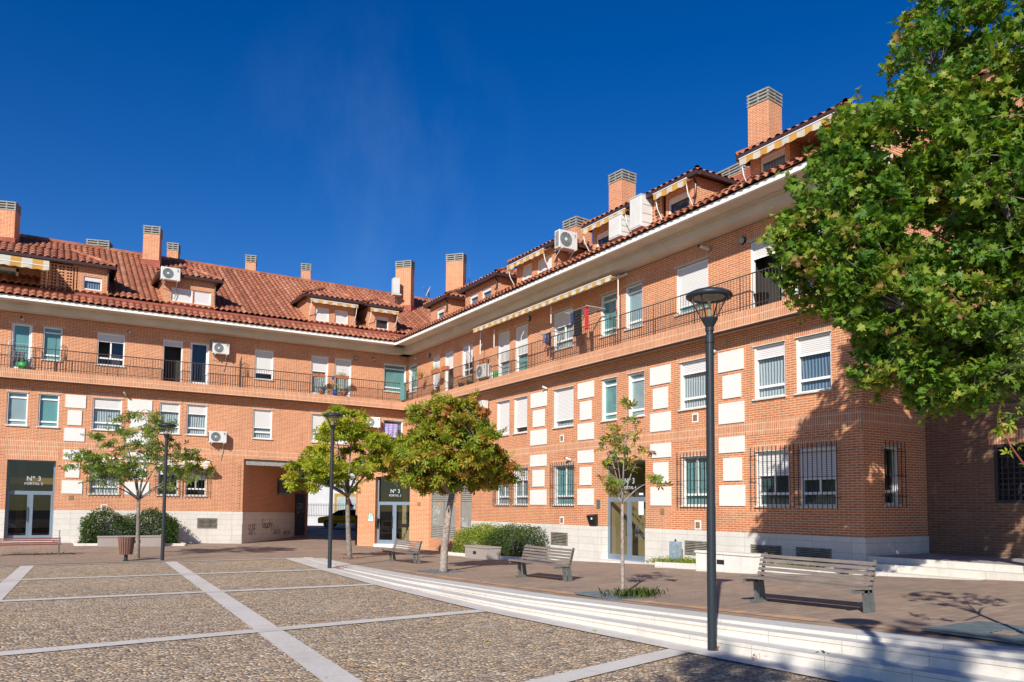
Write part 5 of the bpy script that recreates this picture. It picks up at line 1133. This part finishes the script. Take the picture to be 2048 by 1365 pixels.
# ---- hedges
def hedge(label, lo, hi, n, mat, seed, zf, size=.055, name='hedge', bump=.14):
    g = np.random.default_rng(seed); cx_, cy_ = (lo[0]+hi[0])/2, (lo[1]+hi[1])/2; zb = zf(cx_, cy_); t = empty(name, (cx_, cy_, zb), 0, label, 'hedge', None)
    P = []; V = []; hx, hy, hz = (hi[0]-lo[0])/2, (hi[1]-lo[1])/2, hi[2]
    while len(P) < n:
        x, y = g.uniform(-1, 1, 2); top = hz*(.86+.10*math.sin(x*hx*3.1+seed)+.07*math.sin(y*hy*4.3+x*7))*(1-.12*max(abs(x), abs(y))**4); z = g.uniform(.03, 1)
        edge = max(abs(x), abs(y), z)
        if edge < g.uniform(.55, 1.0): continue
        if g.random() < .03: z = z*1.0+g.uniform(0, .16)
        k = 1-bump*(g.random()**2)
        P.append((x*hx*(k if abs(x) > .8 else 1), y*hy*(k if abs(y) > .8 else 1), z*top)); V.append(.35+.25*(z-.5)+g.normal(0, .2)+.12*math.sin(x*hx*5)*math.cos(y*hy*4))
    leaves('foliage', P, np.array(V), size, 'rhomb', mat, t, seed, upb=.5)
    mb = MB()
    for _ in range(26):
        x, y = g.uniform(-.85, .85, 2); mb.tube([(x*hx, y*hy, -.1), (x*hx*1.03+g.normal(0, .05), y*hy*1.03, hz*.85)], [.012, .004], 'bark', 4)
    mb.build('stems', t)
    mb = MB(); mb.box(-hx*.72, hx*.72, -hy*.6, hy*.6, .1, hz*.66, 'cloth_black'); 
    return t
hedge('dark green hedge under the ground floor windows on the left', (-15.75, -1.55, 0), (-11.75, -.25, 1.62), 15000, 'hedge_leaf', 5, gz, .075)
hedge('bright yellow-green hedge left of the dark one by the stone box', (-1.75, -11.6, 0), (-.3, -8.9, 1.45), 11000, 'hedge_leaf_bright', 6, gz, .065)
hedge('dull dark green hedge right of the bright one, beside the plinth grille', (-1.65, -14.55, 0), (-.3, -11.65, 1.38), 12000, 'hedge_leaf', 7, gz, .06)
# ---- kerbed beds and stone boxes
def bed(label, pts, h, zf, soil=True, plants=None, seed=1, mat='kerb_stone'):
    cx_ = sum(p[0] for p in pts)/len(pts); cy_ = sum(p[1] for p in pts)/len(pts); zb = zf(cx_, cy_); t = empty('planting_bed', (cx_, cy_, zb), 0, label, 'planting bed', 'kerbed planting beds')
    mb = MB()
    for i in range(len(pts)-1):
        a = Vector((pts[i][0]-cx_, pts[i][1]-cy_, zf(*pts[i])-zb+h/2-.05)); b = Vector((pts[i+1][0]-cx_, pts[i+1][1]-cy_, zf(*pts[i+1])-zb+h/2-.05)); mb.bar(a, b, .14, h+.1, mat)
    mb.build('kerb', t)
    mb = MB(); mb.face([(p[0]-cx_, p[1]-cy_, zf(*p)-zb+h-.05) for p in pts], 'soil'); mb.build('soil', t)
    if plants:
        g = np.random.default_rng(seed); x0 = min(p[0] for p in pts)+.1; x1 = max(p[0] for p in pts)-.1; y0 = min(p[1] for p in pts)+.1; y1 = max(p[1] for p in pts)-.1; P = []
        for _ in range(plants): x, y = g.uniform(x0, x1), g.uniform(y0, y1); P.append((x-cx_, y-cy_, zf(x, y)-zb+h-.03+abs(g.normal(0, .07))))
        o = leaves('ground_cover', P, g.normal(.35, .25, len(P)), .05, 'rhomb', 'hedge_leaf_bright', t, seed); o['kind'] = 'stuff'
    return t
bed('low kerbed bed in front of the left hedge', [(-15.9, -.1), (-15.9, -1.75), (-11.6, -1.75), (-11.6, -.1)], .1, gz, seed=2)
bed('white kerbed bed around the pair of hedges on the right', [(-.05, -8.6), (-1.95, -8.6), (-1.95, -14.9), (-.05, -14.9)], .13, gz, plants=1500, seed=3)
bed('white kerbed bed of low green plants beside the blue-grey meter box', [(-.05, -21.2), (-1.35, -21.9), (-1.45, -24.15), (-.05, -24.15)], .16, gz, plants=3500, seed=4)
bed('kerbed bed behind the nearest bench, between the pale block and the terrace steps', [(-.05, -24.2), (-1.2, -24.2), (-1.3, -27.6), (-.05, -27.6)], .16, gz, plants=1200, seed=5)
def block(label, x0, x1, y0, y1, h, mat, slot, top=.06, rz=0):
    cx_, cy_ = (x0+x1)/2, (y0+y1)/2; t = empty('stone_block_seat', (cx_, cy_, gz(cx_, cy_)), rz, label, 'stone seat', 'stone block seats beside the planting beds'); hx, hy = (x1-x0)/2, (y1-y0)/2
    mb = MB(); mb.box(-hx, hx, -hy, hy, -.2, h-top, mat); mb.build('block', t); mb = MB(); mb.box(-hx-.03, hx+.03, -hy-.03, hy+.03, h-top, h, mat); mb.build('slab', t, bevel=.01)
    mb = MB(); sx, sy, sz = slot; 
    if abs(sx) < 0: pass
    if sy is None: mb.box(-hx-.006, -hx+.02, sx-.13, sx+.13, sz-.06, sz+.06, 'black_plastic')
    else: mb.box(sx-.13, sx+.13, -hy-.006, -hy+.02, sz-.06, sz+.06, 'black_plastic')
    mb.build('vent_slot', t); return t
block('long brownish stone block seat in front of the left hedge', -15.1, -12.6, -2.25, -1.8, .45, 'grey_stone', (.25, 0, .2))
block('brownish stone block seat in front of the right hedges', -2.6, -2.0, -13.7, -11.9, .5, 'grey_stone', (.1, None, .24))
block('pale stone block seat behind the nearest street lamp', -2.0, -1.5, -26.2, -24.2, .52, 'kerb_stone', (.1, None, .26))
# ---- benches
BG = 'grey wooden benches facing the plaza'
def bench(loc, rz, L, label, group, wood='grey_wood', slats=5, style=0):
    t = empty('park_bench', loc, rz, label, 'bench', group); 
    mb = MB()
    for k in range(slats):
        z = .43+k*.071; y = .19+.022*k; mb.hexa([(-L/2, y-.016, z), (L/2, y-.016, z), (L/2, y+.016, z+.004), (-L/2, y+.016, z+.004), (-L/2, y-.0, z+.045), (L/2, y-.0, z+.045), (L/2, y+.03, z+.049), (-L/2, y+.03, z+.049)], wood)
    mb.build('backrest', t)
    mb = MB()
    for k in range(5): y = .13-k*.078; z = .385+.005*k; mb.box(-L/2, L/2, y-.034, y+.034, z-.018, z+.018, wood)
    mb.build('seat', t)
    for x in (-L/2+.05, L/2-.05):
        mb = MB()
        if style == 0:
            mb.bar((x, .27, -.1), (x, .2, .42), .09, .045, 'bench_metal', up=Vector((1, 0, 0))); mb.bar((x, .23, .36), (x, .345, .79), .05, .03, 'bench_metal', up=Vector((1, 0, 0))); mb.bar((x, .12, -.1), (x, .08, .36), .08, .045, 'bench_metal', up=Vector((1, 0, 0))); mb.bar((x, -.2, .345), (x, .22, .34), .045, .045, 'bench_metal')
            mb.box(x-.06, x+.06, .0, .34, -.02, .012, 'bench_metal')
        else:
            mb.tube([(x, -.30, -.1), (x, -.33, .3), (x, -.33, .56), (x, -.2, .64), (x, .22, .62)], .022, 'bench_metal', 8); mb.tube([(x, .24, -.1), (x, .18, .44), (x, .34, .9)], .022, 'bench_metal', 8); mb.tube([(x, -.33, .40), (x, .18, .40)], .02, 'bench_metal', 8)
        mb.build('leg', t)
    if style == 0:
        mb = MB()
        for x in (-L/2+.1, L/2-.1):
            for k in range(slats): mb.lathe([(.012, 0), (.012, .006)], (x, .168+.022*k, .455+k*.071), 'chrome', 6)
        mb.build('bolts', t)
    return t
bench((-7.25, -31.85, gz(-7.2, -31.8)), R(-90), 2.12, 'nearest grey wooden bench at the lower right, slats in full view', BG)
bench((-7.1, -24.1, gz(-7.1, -24.1)), R(-91), 2.12, 'grey wooden bench between the rust coloured tree and the slender young tree', BG)
bench((-6.6, -14.6, gz(-6.5, -14.6)), R(-90), 2.2, 'smallest looking grey wooden bench, just left of the rust coloured tree trunk', BG)
bench((-17.75, -6.5, gz(-17.7, -6.5)), R(0), 2.3, 'red-brown slatted bench with steel arms at the left edge', None, 'red_wood', 3, 1)
# ---- bin
t = empty('litter_bin', (-14.75, -10.1, gz(-14.75, -10.1)), 0, 'round wooden slatted litter bin beside the left street lamp', 'litter bin')
mb = MB(); 
for k in range(20):
    a = 2*math.pi*k/20; c_, s_ = math.cos(a), math.sin(a); q = lambda rr, z, o: (rr*c_-o*s_, rr*s_+o*c_, z)
    mb.hexa([q(.20, .22, -.022), q(.20, .22, .022), q(.18, .22, .022), q(.18, .22, -.022), q(.275, .82, -.03), q(.275, .82, .03), q(.255, .82, .03), q(.255, .82, -.03)], 'bin_wood')
mb.build('slats', t); mb = MB(); mb.lathe([(.0, .24), (.17, .24), (.24, .79), (.25, .79)], (0, 0, 0), 'black_plastic', 16); mb.build('liner', t); mb = MB(); mb.lathe([(.12, -.1), (.11, .0), (.06, .05), (.06, .2), (.13, .24)], (0, 0, 0), 'lamp_paint', 12); mb.build('pedestal', t)
# ---- street lamps
LG = 'street lamps with conical glass heads'
def lamp(loc, label, H=4.86):
    t = empty('street_lamp', loc, 0, label, 'street lamp', LG)
    mb = MB(); mb.lathe([(.0, -.1), (.062, -.1), (.060, 1.9), (.056, 1.905), (.054, H-.66)], (0, 0, 0), 'lamp_paint', 20); mb.build('pole', t, smooth=False)
    mb = MB(); mb.lathe([(.064, H-.74), (.064, H-.64), (.05, H-.64), (.05, H-.58), (.058, H-.58), (.058, H-.53), (.05, H-.53), (.11, H-.42), (.115, H-.40), (.0, H-.38)], (0, 0, 0), 'lamp_paint', 20); mb.build('collar', t)
    mb = MB(); mb.lathe([(.10, H-.405), (.255, H-.10)], (0, 0, 0), 'lamp_glass', 24); mb.build('glass', t, smooth=True)
    mb = MB(); mb.lathe([(.0, H), (.12, H-.008), (.235, H-.035), (.295, H-.065), (.31, H-.085), (.305, H-.12), (.265, H-.135), (.245, H-.10), (.0, H-.09)], (0, 0, 0), 'lamp_paint', 32); mb.build('cap', t, smooth=True)
    mb = MB(); mb.lathe([(.0, H-.094), (.2, H-.096), (.21, H-.115), (.15, H-.12), (0, H-.125)], (0, 0, 0), 'canvas_grey', 24); mb.tube([(0, 0, H-.39), (0, 0, H-.27)], .03, 'canvas_grey', 8); mb.tube([(0, 0, H-.27), (0, 0, H-.17)], .02, 'ac_white', 8); mb.build('reflector', t)
    for k in range(4):
        a = R(20+90*k); c_, s_ = math.cos(a), math.sin(a); mb = MB(); mb.tube([(.105*c_, .105*s_, H-.41), (.268*c_, .268*s_, H-.11)], .009, 'lamp_paint', 6); mb.build('rib', t)
    return t
lamp((-9.8, -32.42, .0), 'nearest street lamp, tall in front of the building at the right'); lamp((-9.62, -16.2, pz(-16.2)), 'middle street lamp in front of the yellow-green tree', 4.86); lamp((-13.62, -10.25, gz(-13.6, -10.2)), 'leftmost street lamp beside the litter bin', 4.80)
lamp((-13.42, -38.38, .0), 'street lamp outside the view that throws a lamp shaped shadow on the steps')
# ---- tree grates
def grate(x, y, label, s=.62, rz=0.0):
    t = empty('tree_grate', (x, y, gz(x, y)+.012), rz, label, 'tree grate', 'metal tree grates'); mb = MB()
    n = 12
    for k in range(n):
        a = -s+2*s*k/n+.02; b = a+2*s/n-.035
        for (p, q) in (((a, b), (-s, -.14)), ((a, b), (.14, s))) if abs((a+b)/2) < .16 else (((a, b), (-s, s)),): mb.box(p[0], p[1], q[0], q[1], -.006, .004, 'grate_metal')
    mb.build('bars', t); mb = MB()
    for a, b, c_, e in ((-s-.05, s+.05, -s-.05, -s), (-s-.05, s+.05, s, s+.05), (-s-.05, -s, -s, s), (s, s+.05, -s, s)): mb.box(a, b, c_, e, -.01, .008, 'grate_metal')
    mb.build('grate_frame', t); return t
grate(-8.07, -28.47, 'metal grate with grass around the slender young tree', .6); grate(-7.6, -20.0, 'metal grate under the rust coloured tree', .5); grate(-7.55, -35.0, 'blue-grey metal grate at the right edge of the picture', .62)
g = np.random.default_rng(12); P = [(x, y, gz(x, y)) for x, y in zip(g.normal(-8.0, .26, 420), g.normal(-28.75, .2, 420))]
o = leaves('grass_tuft', P, g.uniform(0, 1, 420), .13, 'blade', 'grass_blade', None, 3, upright=True); tag(o, 'green grass growing through the grate of the slender tree', 'grass', kind='stuff')
P = [(x, y, gz(x, y)) for x, y in zip(g.uniform(-1.1, -.3, 260), g.uniform(-27.6, -26.4, 260))]; o = leaves('weeds', P, g.uniform(0, 1, 260), .22, 'blade', 'grass_blade', None, 4, upright=True); tag(o, 'weeds by the plinth behind the nearest bench', 'weeds', kind='stuff')
# fallen leaves
P = []
def litter(cx_, cy_, n, s, zf, h=.01):
    for _ in range(n): x, y = g.normal(cx_, s), g.normal(cy_, s); P.append((x, y, zf(x, y)+abs(g.normal(0, h))+.012))
litter(-9.62, -32.52, 130, .055, lambda x, y: .01, .05); litter(-9.35, -16.6, 90, .14, lambda x, y: pz(y)+.02, .03); litter(-7.2, -11.4, 160, .4, gz); litter(-17.2, -5.8, 150, .6, gz); litter(-7.2, -19.9, 60, .5, gz); litter(-9.75, -33.1, 14, .06, lambda x, y: .02, .02)
for _ in range(60): x = g.uniform(-9, -4); y = g.uniform(-36, -14); P.append((x, y, gz(x, y)+.012))
for _ in range(24): x = g.uniform(-16, -10.4); y = g.uniform(-35, -18); P.append((x, y, pz(y)+.012))
o = leaves('fallen_leaves', P, g.normal(.5, .3, len(P)), .055, 'rhomb', 'chestnut_leaf_rust', None, 6, upb=2); o.data.materials[0] = MATS['dead_leaf']; tag(o, 'dry brown leaves scattered and piled on the ground', 'fallen leaves', kind='stuff')
t = empty('weed_plant', (-9.47, -33.85, .0), 0, 'small green weed growing from the joint of the lowest step', 'weed'); Pw = [tuple(g.normal(0, .045, 3)+np.array([0, 0, .09])) for _ in range(60)]; leaves('foliage', Pw, np.full(60, .2), .05, 'star', 'hedge_leaf', t, 3); mb = MB(); mb.tube([(0, 0, -.02), (0, 0, .1)], .006, 'bark', 4); mb.build('stem', t)
for x, y, l_ in ((-12.0, -30.3, 'yellow-green leaf lying on the pebbles right of the wide stone band'), (-10.15, -30.35, 'pale green leaf lying on the stone edging below the steps')):
    t = leaves('fallen_leaf', [(0, 0, .015)], np.array([.5]), .11, 'star', 'chestnut_leaf_yellow', None, 3, upb=6); t.location = (x, y, pz(y)+.01); tag(t, l_, 'leaf', 'single green fallen leaves')
# ---- meter box, post box, signs
t = empty('meter_box', (-.45, -21.75, gz(-.4, -21.7)+.05), R(-90), 'blue-grey metal meter box standing in the planting bed', 'meter box'); mb = MB(); mb.box(-.17, .17, -.11, .11, -.1, .72, 'box_blue'); mb.build('casing', t, bevel=.008); mb = MB(); mb.box(-.15, .05, -.125, -.111, .05, .69, 'box_blue'); mb.build('door', t); mb = MB(); mb.lathe([(.03, .72), (.03, .76), (.015, .79), (0, .8)], (0, 0, 0), 'lamp_paint', 8); mb.build('cap', t)
t = empty('post_box', (0, -17.05, 1.22), R(-90), 'black letter box tilted open on the stone wall left of portal 4', 'letter box'); mb = MB(); mb.hexa([(-.2, -.10, 0), (.2, -.10, 0), (.2, -.0, 0), (-.2, 0, 0), (-.2, -.24, .33), (.2, -.24, .33), (.2, 0, .33), (-.2, 0, .33)], 'black_plastic'); mb.build('casing', t, bevel=.008); mb = MB(); mb.hexa([(-.2, -.25, .33), (.2, -.25, .33), (.2, 0, .38), (-.2, 0, .38), (-.2, -.25, .345), (.2, -.25, .345), (.2, 0, .4), (-.2, 0, .4)], 'black_plastic'); mb.box(.05, .12, -.215, -.205, .2, .28, 'paper_white'); mb.build('lid', t)
p = FC.P(.77, .004, 1.0); t = empty('notice_board', p, FC.rz(), 'small green and white notice on the brick left of portal 3', 'notice'); mb = MB(); mb.box(-.15, .15, -.012, 0, 0, .42, 'sign_green'); mb.build('board', t); mb = MB(); mb.box(-.13, .13, -.016, -.012, .03, .16, 'paper_white'); mb.box(-.11, -.02, -.016, -.012, .2, .33, 'paper_white'); mb.box(.02, .11, -.016, -.012, .18, .31, 'paper_white'); mb.box(-.1, .1, -.016, -.012, .36, .39, 'paper_white'); mb.build('print', t)
p = FC.P(1.0, -.15, .75); t = empty('post_box', p, FC.rz(), 'black letter box in the doorway reveal of portal 3', 'letter box'); mb = MB(); mb.box(0, .12, -.1, .1, 0, .4, 'black_plastic'); mb.build('casing', t, bevel=.01); mb = MB(); mb.box(.12, .14, -.09, .09, .3, .42, 'black_plastic'); mb.build('lid', t)
# ---- laundry and things on the balconies
def cloth(name, loc, w_, h, mat, label, cat, rz, group='laundry on the balconies', amp=.03, taper=0):
    t = empty(name, loc, rz, label, cat, group); mb = MB(); n, k = 14, 8
    f = lambda i, j: ((-w_/2+w_*i/n)*(1-taper*j/k), amp*math.sin(i*1.35+j*.2)*(.3+j/k)-.005, -h*j/k+.01*math.sin(i*2.1))
    for i in range(n):
        for j in range(k): mb.face([f(i, j), f(i, j+1), f(i+1, j+1), f(i+1, j)], mat)
    o = mb.build('fabric', t, smooth=True); s_ = o.modifiers.new('s', 'SOLIDIFY'); s_.thickness = .008; return t
rz = FR.rz()
def rack(u, z, label, w_=1.3, d=.9):
    t = empty('drying_rack', FR.P(u, 0, z), rz, label, 'drying rack', 'wall drying racks'); mb = MB()
    for x in (-w_/2, w_/2): mb.box(x-.02, x+.02, -d, 0, -.02, .02, 'canvas_grey')
    mb.build('arm', t); mb = MB()
    for k in range(5): y = -.15-k*(d-.2)/4; mb.tube([(-w_/2, y, 0), (w_/2, y, 0)], .005, 'ac_white', 4)
    mb.build('line', t); return t
rack(17.05, 9.08, 'wall drying rack hung with black and red washing')
cloth('shirt', FR.P(16.72, .75, 9.05), .35, .45, 'cloth_navy', 'dark blue garment at the left end of the balcony washing', 'garment', rz); cloth('shirt', FR.P(16.62, .6, 9.07), .3, .22, 'cloth_magenta', 'magenta garment between the blue and the black washing', 'garment', rz)
cloth('jumper', FR.P(17.05, .8, 9.06), .5, .95, 'cloth_black', 'large black garment in the middle of the balcony washing', 'garment', rz); cloth('shirt', FR.P(17.6, .8, 9.06), .26, .8, 'cloth_red', 'red garment at the right end of the balcony washing', 'garment', rz, taper=.3)
t = rack(14.6, 8.72, 'small drying rack with dark socks left of the washing', .7, .6)
for k, (du, m_, l_) in enumerate(((-.2, 'cloth_grey', 'grey'), (0, 'cloth_navy', 'navy'), (.2, 'cloth_black', 'black'))): cloth('sock_bundle', FR.P(14.6+du, .5, 8.7), .2, .35+.1*k, m_, '%s small items hanging on the little rack left of the balcony washing' % l_, 'garment', rz, taper=.5)
cloth('towel', FL.place(-.98, .12, 6.28), .75, .75, 'cloth_lilac', 'lilac patterned towel hanging in front of the first floor corner window', 'towel', 0)
def potted(name, loc, label, r_=.12, h=.2, pot='terracotta_pot', leafm='hedge_leaf_bright', n=90, sp=.16, up=.2, box=None, group='pot plants on the balconies', size=.06, petals=0):
    t = empty(name, loc, box[1] if box else 0, label, 'pot plant', group); mb = MB()
    if box: mb.box(-box[0]/2, box[0]/2, -.09, .09, 0, h, pot)
    else: mb.lathe([(0, 0), (r_*.7, 0), (r_, h*.85), (r_*1.1, h*.85), (r_*1.1, h), (r_*.9, h), (0, h*.9)], (0, 0, 0), pot, 14)
    mb.build('pot', t); g = np.random.default_rng(int(abs(loc[0]*7+loc[1]*13))); sx = box[0]*.4 if box else sp
    P = [(g.normal(0, sx*.6), g.normal(0, sp*.5), h+abs(g.normal(0, up))-.03) for _ in range(n)]; leaves('foliage', P, g.normal(.4, .2, n), size, 'rhomb', leafm, t, n)
    if petals: P = [(g.normal(0, sx*.6), g.normal(0, sp*.5), h+abs(g.normal(up, up*.6))) for _ in range(petals)]; o = leaves('flowers', P, g.random(petals), .05, 'rhomb', leafm, t, 9); o.data.materials[0] = MATS['petal_pink']
    return t
def LB(x, z, d=.42): return FL.place(x, d, z)
potted('planter_box', LB(-5.2, 8.42, .52), 'long clay planter hooked on the railing before the left balcony door with curtain', h=.15, box=(.6, 0), n=40, up=.05); potted('planter_box', LB(-3.95, 8.45, .52), 'clay planter hooked on the railing right of the blue pot', h=.15, box=(.7, 0), n=160, up=.12)
potted('flower_pot', LB(-4.45, 8.35, .5), 'small blue pot hanging on the balcony railing', .08, .15, 'blue_plastic', n=10, up=.03); potted('flower_pot', LB(-4.95, 7.5, .25), 'bushy green plant on the balcony floor left of the blue planter', .14, .2, n=260, sp=.35, up=.28, leafm='hedge_leaf')
potted('flower_pot', LB(-4.25, 7.5, .25), 'blue tub with a leafy plant on the balcony floor', .13, .35, 'blue_plastic', n=150, sp=.3, up=.25); potted('flower_pot', LB(-3.8, 7.5, .25), 'round red clay pot on the balcony floor right of the blue tub', .2, .28, n=60, up=.1, sp=.25)
RB = lambda v, z, d=.42: FR.P(v, d, z)
potted('planter_box', LB(-.25, 7.5, .3), 'low planter with trailing plants in the balcony corner', h=.14, box=(.6, R(-45)), n=220, up=.12)
potted('flower_pot', RB(2.7, 8.5, .5), 'hanging pot with dry trailing plant on the railing near the corner', .16, .2, n=200, sp=.28, up=.12); potted('planter_box', RB(4.6, 8.5, .52), 'brown planter with green plant on the railing, left of the matching one', h=.2, box=(.75, rz), n=150, up=.14); potted('planter_box', RB(5.7, 8.5, .52), 'brown planter with few leaves on the railing, right of the matching one', h=.18, box=(.6, rz), n=40, up=.07)
potted('flower_pot', RB(6.9, 7.52, .25), 'pink flowering plant behind the railing, the larger of two', .15, .2, 'black_plastic', n=120, sp=.3, up=.15, petals=90); potted('flower_pot', RB(7.75, 7.52, .25), 'pink flowering plant behind the railing, right next to the larger one', .13, .18, 'black_plastic', n=90, sp=.2, up=.14, petals=30)
potted('flower_pot', RB(8.7, 8.34, .15), 'clay pot standing on the balcony air conditioner, left one', .13, .24, n=8, up=.03); potted('flower_pot', RB(9.1, 8.34, .15), 'clay pot standing on the balcony air conditioner, right one', .13, .24, n=8, up=.03)
potted('flower_pot', RB(3.9, 7.52, .25), 'clay pot on the balcony floor by the corner door', .18, .25, n=60, up=.2)
t = empty('watering_can', RB(10.15, 7.52, .25), rz, 'green watering can on the balcony beside a white canister', 'watering can'); mb = MB(); mb.lathe([(0, 0), (.12, 0), (.11, .3), (.08, .32), (0, .32)], (0, 0, 0), 'green_plastic', 14); mb.build('body', t); mb = MB(); mb.tube([(.1, 0, .05), (.28, 0, .34)], .02, 'green_plastic', 6); mb.build('spout', t)
t = empty('canister', RB(9.85, 7.52, .25), rz, 'white plastic canister beside the green watering can', 'canister'); mb = MB(); mb.lathe([(0, 0), (.12, 0), (.12, .25), (.05, .3), (.05, .34), (0, .34)], (0, 0, 0), 'ac_white', 14); mb.build('body', t); mb = MB(); mb.lathe([(.055, .34), (.055, .38), (0, .38)], (0, 0, 0), 'green_plastic', 10); mb.build('cap', t)
mb = MB(); p0 = FL.place(-.46, .44, 7.6); mb.box(-.17, .17, -.006, .006, 0, 1.0, 'teal_blind'); o = mb.build('privacy_screen'); o.location = p0; tag(o, 'green mesh screen tied to the railing in the balcony corner', 'screen')
t = empty('clothes_airer', FL.place(-18.25, .2, 7.5), 0, 'folding clothes airer with pale washing behind the railing at the left edge', 'clothes airer'); mb = MB()
for x in (-.45, .45): mb.tube([(x, -.12, 0), (x, -.12, 1.18), (x*.6, -.12, 1.25)], .013, 'ac_white', 6); mb.tube([(x, .12, 0), (x, .12, 1.1)], .013, 'ac_white', 6)
for k in range(6): mb.tube([(-.45, -.12+.04*k, .55+.12*k), (.45, -.12+.04*k, .55+.12*k)], .006, 'ac_white', 4)
mb.build('rack_frame', t)
cloth('washing', FL.place(-18.35, .25, 8.3), .5, .45, 'cloth_grey', 'pale grey washing draped over the airer at the left edge', 'garment', 0)
t = empty('washing_basket', FL.place(-18.15, .25, 7.52), 0, 'bright green basket under the airer at the left edge', 'basket'); mb = MB(); mb.lathe([(0, 0), (.16, 0), (.22, .28), (.2, .28), (.14, .03), (0, .03)], (0, 0, 0), 'green_plastic', 14); mb.build('tub', t, smooth=True)
t = empty('waste_basket', RB(25.0, 7.5, .18), rz, 'black mesh basket by the open balcony door at the right', 'basket'); mb = MB(); mb.lathe([(0, 0), (.15, 0), (.22, .42), (.23, .42), (.21, .42), (.14, .03), (0, .03)], (0, 0, 0), 'black_plastic', 14); mb.build('tub', t, smooth=True); mb = MB(); mb.box(-.05, .05, -.05, .05, .05, .4, 'paper_white'); mb.build('contents', t)
# ---- street behind the passage
def street(s_, t_, z): p = Vector((-8.7, 0, z))+Vector((.574, .819, 0))*s_+Vector((.819, -.574, 0))*t_; return p
ang = math.atan2(-.574, .819)
t = empty('white_house', street(34, -2, .0), ang, 'white rendered house front with gold trimmed opening, beyond the passage', 'building')
mb = MB(); mb.box(-14, 14, 0, .4, -1, 5.5, 'white_wall'); mb.build('wall', t); mb = MB(); mb.box(-3.4, .6, -.06, -.002, .0, 2.9, 'gold_trim'); mb.build('trim', t); mb = MB(); mb.box(-3.15, .35, -.12, -.062, .0, 2.6, 'grey_blind'); mb.build('door', t)
mb = MB(); mb.box(-14, 14, -.4, .5, 5.5, 5.8, 'roof_tile'); mb.build('roof', t)
t = empty('iron_fence', street(30, -4, .0), ang, 'dark iron railing fence on a low white wall beyond the yellow car', 'fence'); mb = MB(); mb.box(-12, 12, -.1, .1, -.3, .75, 'white_wall'); mb.build('base_wall', t); mb = MB()
for k in range(120): x = -9+k*.15; mb.box(x-.012, x+.012, -.012, .012, .75, 2.0, 'dark_iron')
for z in (.9, 1.8): mb.box(-9, 9, -.02, .02, z, z+.04, 'dark_iron')
mb.build('bars', t)
t = empty('garden_shrine', street(29, -2.6, 0), ang, 'little white tower with a dark red pointed roof behind the yellow car', 'garden ornament'); mb = MB(); mb.box(-.28, .28, -.2, .2, 0, 1.75, 'white_wall'); mb.build('tower', t); mb = MB(); mb.lathe([(.42, 1.75), (.2, 1.95), (.12, 2.2), (0, 2.45)], (0, 0, 0), 'red_paint', 4); mb.build('roof', t)
t = empty('parked_car', street(24, -1.45, .05), ang, 'yellow hatchback car parked in the street beyond the passage', 'car')
prof = [(-2.05, .35), (-2.08, .62), (-1.98, .82), (-1.15, .95), (-.5, 1.38), (.1, 1.47), (1.0, 1.45), (1.65, 1.05), (2.0, .98), (2.08, .6), (2.02, .32)]
mb = MB(); n = len(prof)
for sgn in (-1, 1): mb.face([(x, sgn*(.84 if z < 1.0 else .70), z) for x, z in prof][::sgn], 'yellow_paint')
for i in range(n):
    (a, za), (b, zb) = prof[i], prof[(i+1) % n]; w1 = .84 if za < 1 else .7; w2 = .84 if zb < 1 else .7; mb.face([(a, -w1, za), (b, -w2, zb), (b, w2, zb), (a, w1, za)], 'yellow_paint')
mb.build('body', t)
mb = MB(); yw = -.80
for q in ([(-1.05, .97), (-.05, .97), (-.05, 1.40), (-.48, 1.33)], [(.02, .97), (.95, .97), (.9, 1.38), (.02, 1.41)], [(1.02, .97), (1.5, 1.0), (1.05, 1.35), (.98, 1.38)]): mb.face([(x, -.845+.145*(z-.97)/.5-.004, z) for x, z in q], 'car_glass')
mb.build('side_window', t); mb = MB(); mb.face([(-1.13, -.7, .97), (-1.13, .7, .97), (-.52, .62, 1.38), (-.52, -.62, 1.38)], 'car_glass'); mb.build('windscreen', t)
mb = MB(); mb.box(-1.4, 1.5, -.86, -.842, .50, .55, 'tyre'); mb.build('door_trim', t)
for x in (-1.3, 1.28):
    for y in (-.78, .78):
        mb = MB(); mb.tube([(x, y-.09, .31), (x, y+.09, .31)], .31, 'tyre', 18); o = mb.build('wheel', t); mb = MB(); mb.tube([(x, y-.095, .31), (x, y+.095, .31)], .19, 'chrome', 12); mb.build('rim', o)
mb = MB(); mb.box(-2.1, -2.0, -.75, -.45, .62, .76, 'chrome'); mb.build('headlight', t)
t = empty('scooter', street(14.2, -2.6, .0), ang, 'dark red scooter parked at the left end of the passage', 'scooter'); mb = MB(); mb.hexa([(-.6, -.15, .35), (.5, -.15, .3), (.5, .15, .3), (-.6, .15, .35), (-.5, -.12, .8), (.1, -.12, .65), (.1, .12, .65), (-.5, .12, .8)], 'red_paint'); mb.build('body', t); mb = MB(); mb.bar((.5, 0, .2), (.35, 0, 1.05), .2, .1, 'red_paint'); mb.tube([(.35, -.3, 1.05), (.35, .3, 1.05)], .02, 'tyre', 6); mb.build('handlebar', t)
for x in (-.55, .6): mb = MB(); mb.tube([(x, -.06, .25), (x, .06, .25)], .25, 'tyre', 14); mb.build('wheel', t)
t = empty('rubbish_bag', street(13.2, -1.2, .02), 0, 'white rubbish bag on the ground left of the yellow car', 'bag'); mb = MB(); mb.lathe([(0, 0), (.2, .02), (.27, .15), (.2, .32), (.06, .42), (.09, .5), (0, .5)], (0, 0, 0), 'paper_white', 12); mb.build('sack', t, smooth=True)
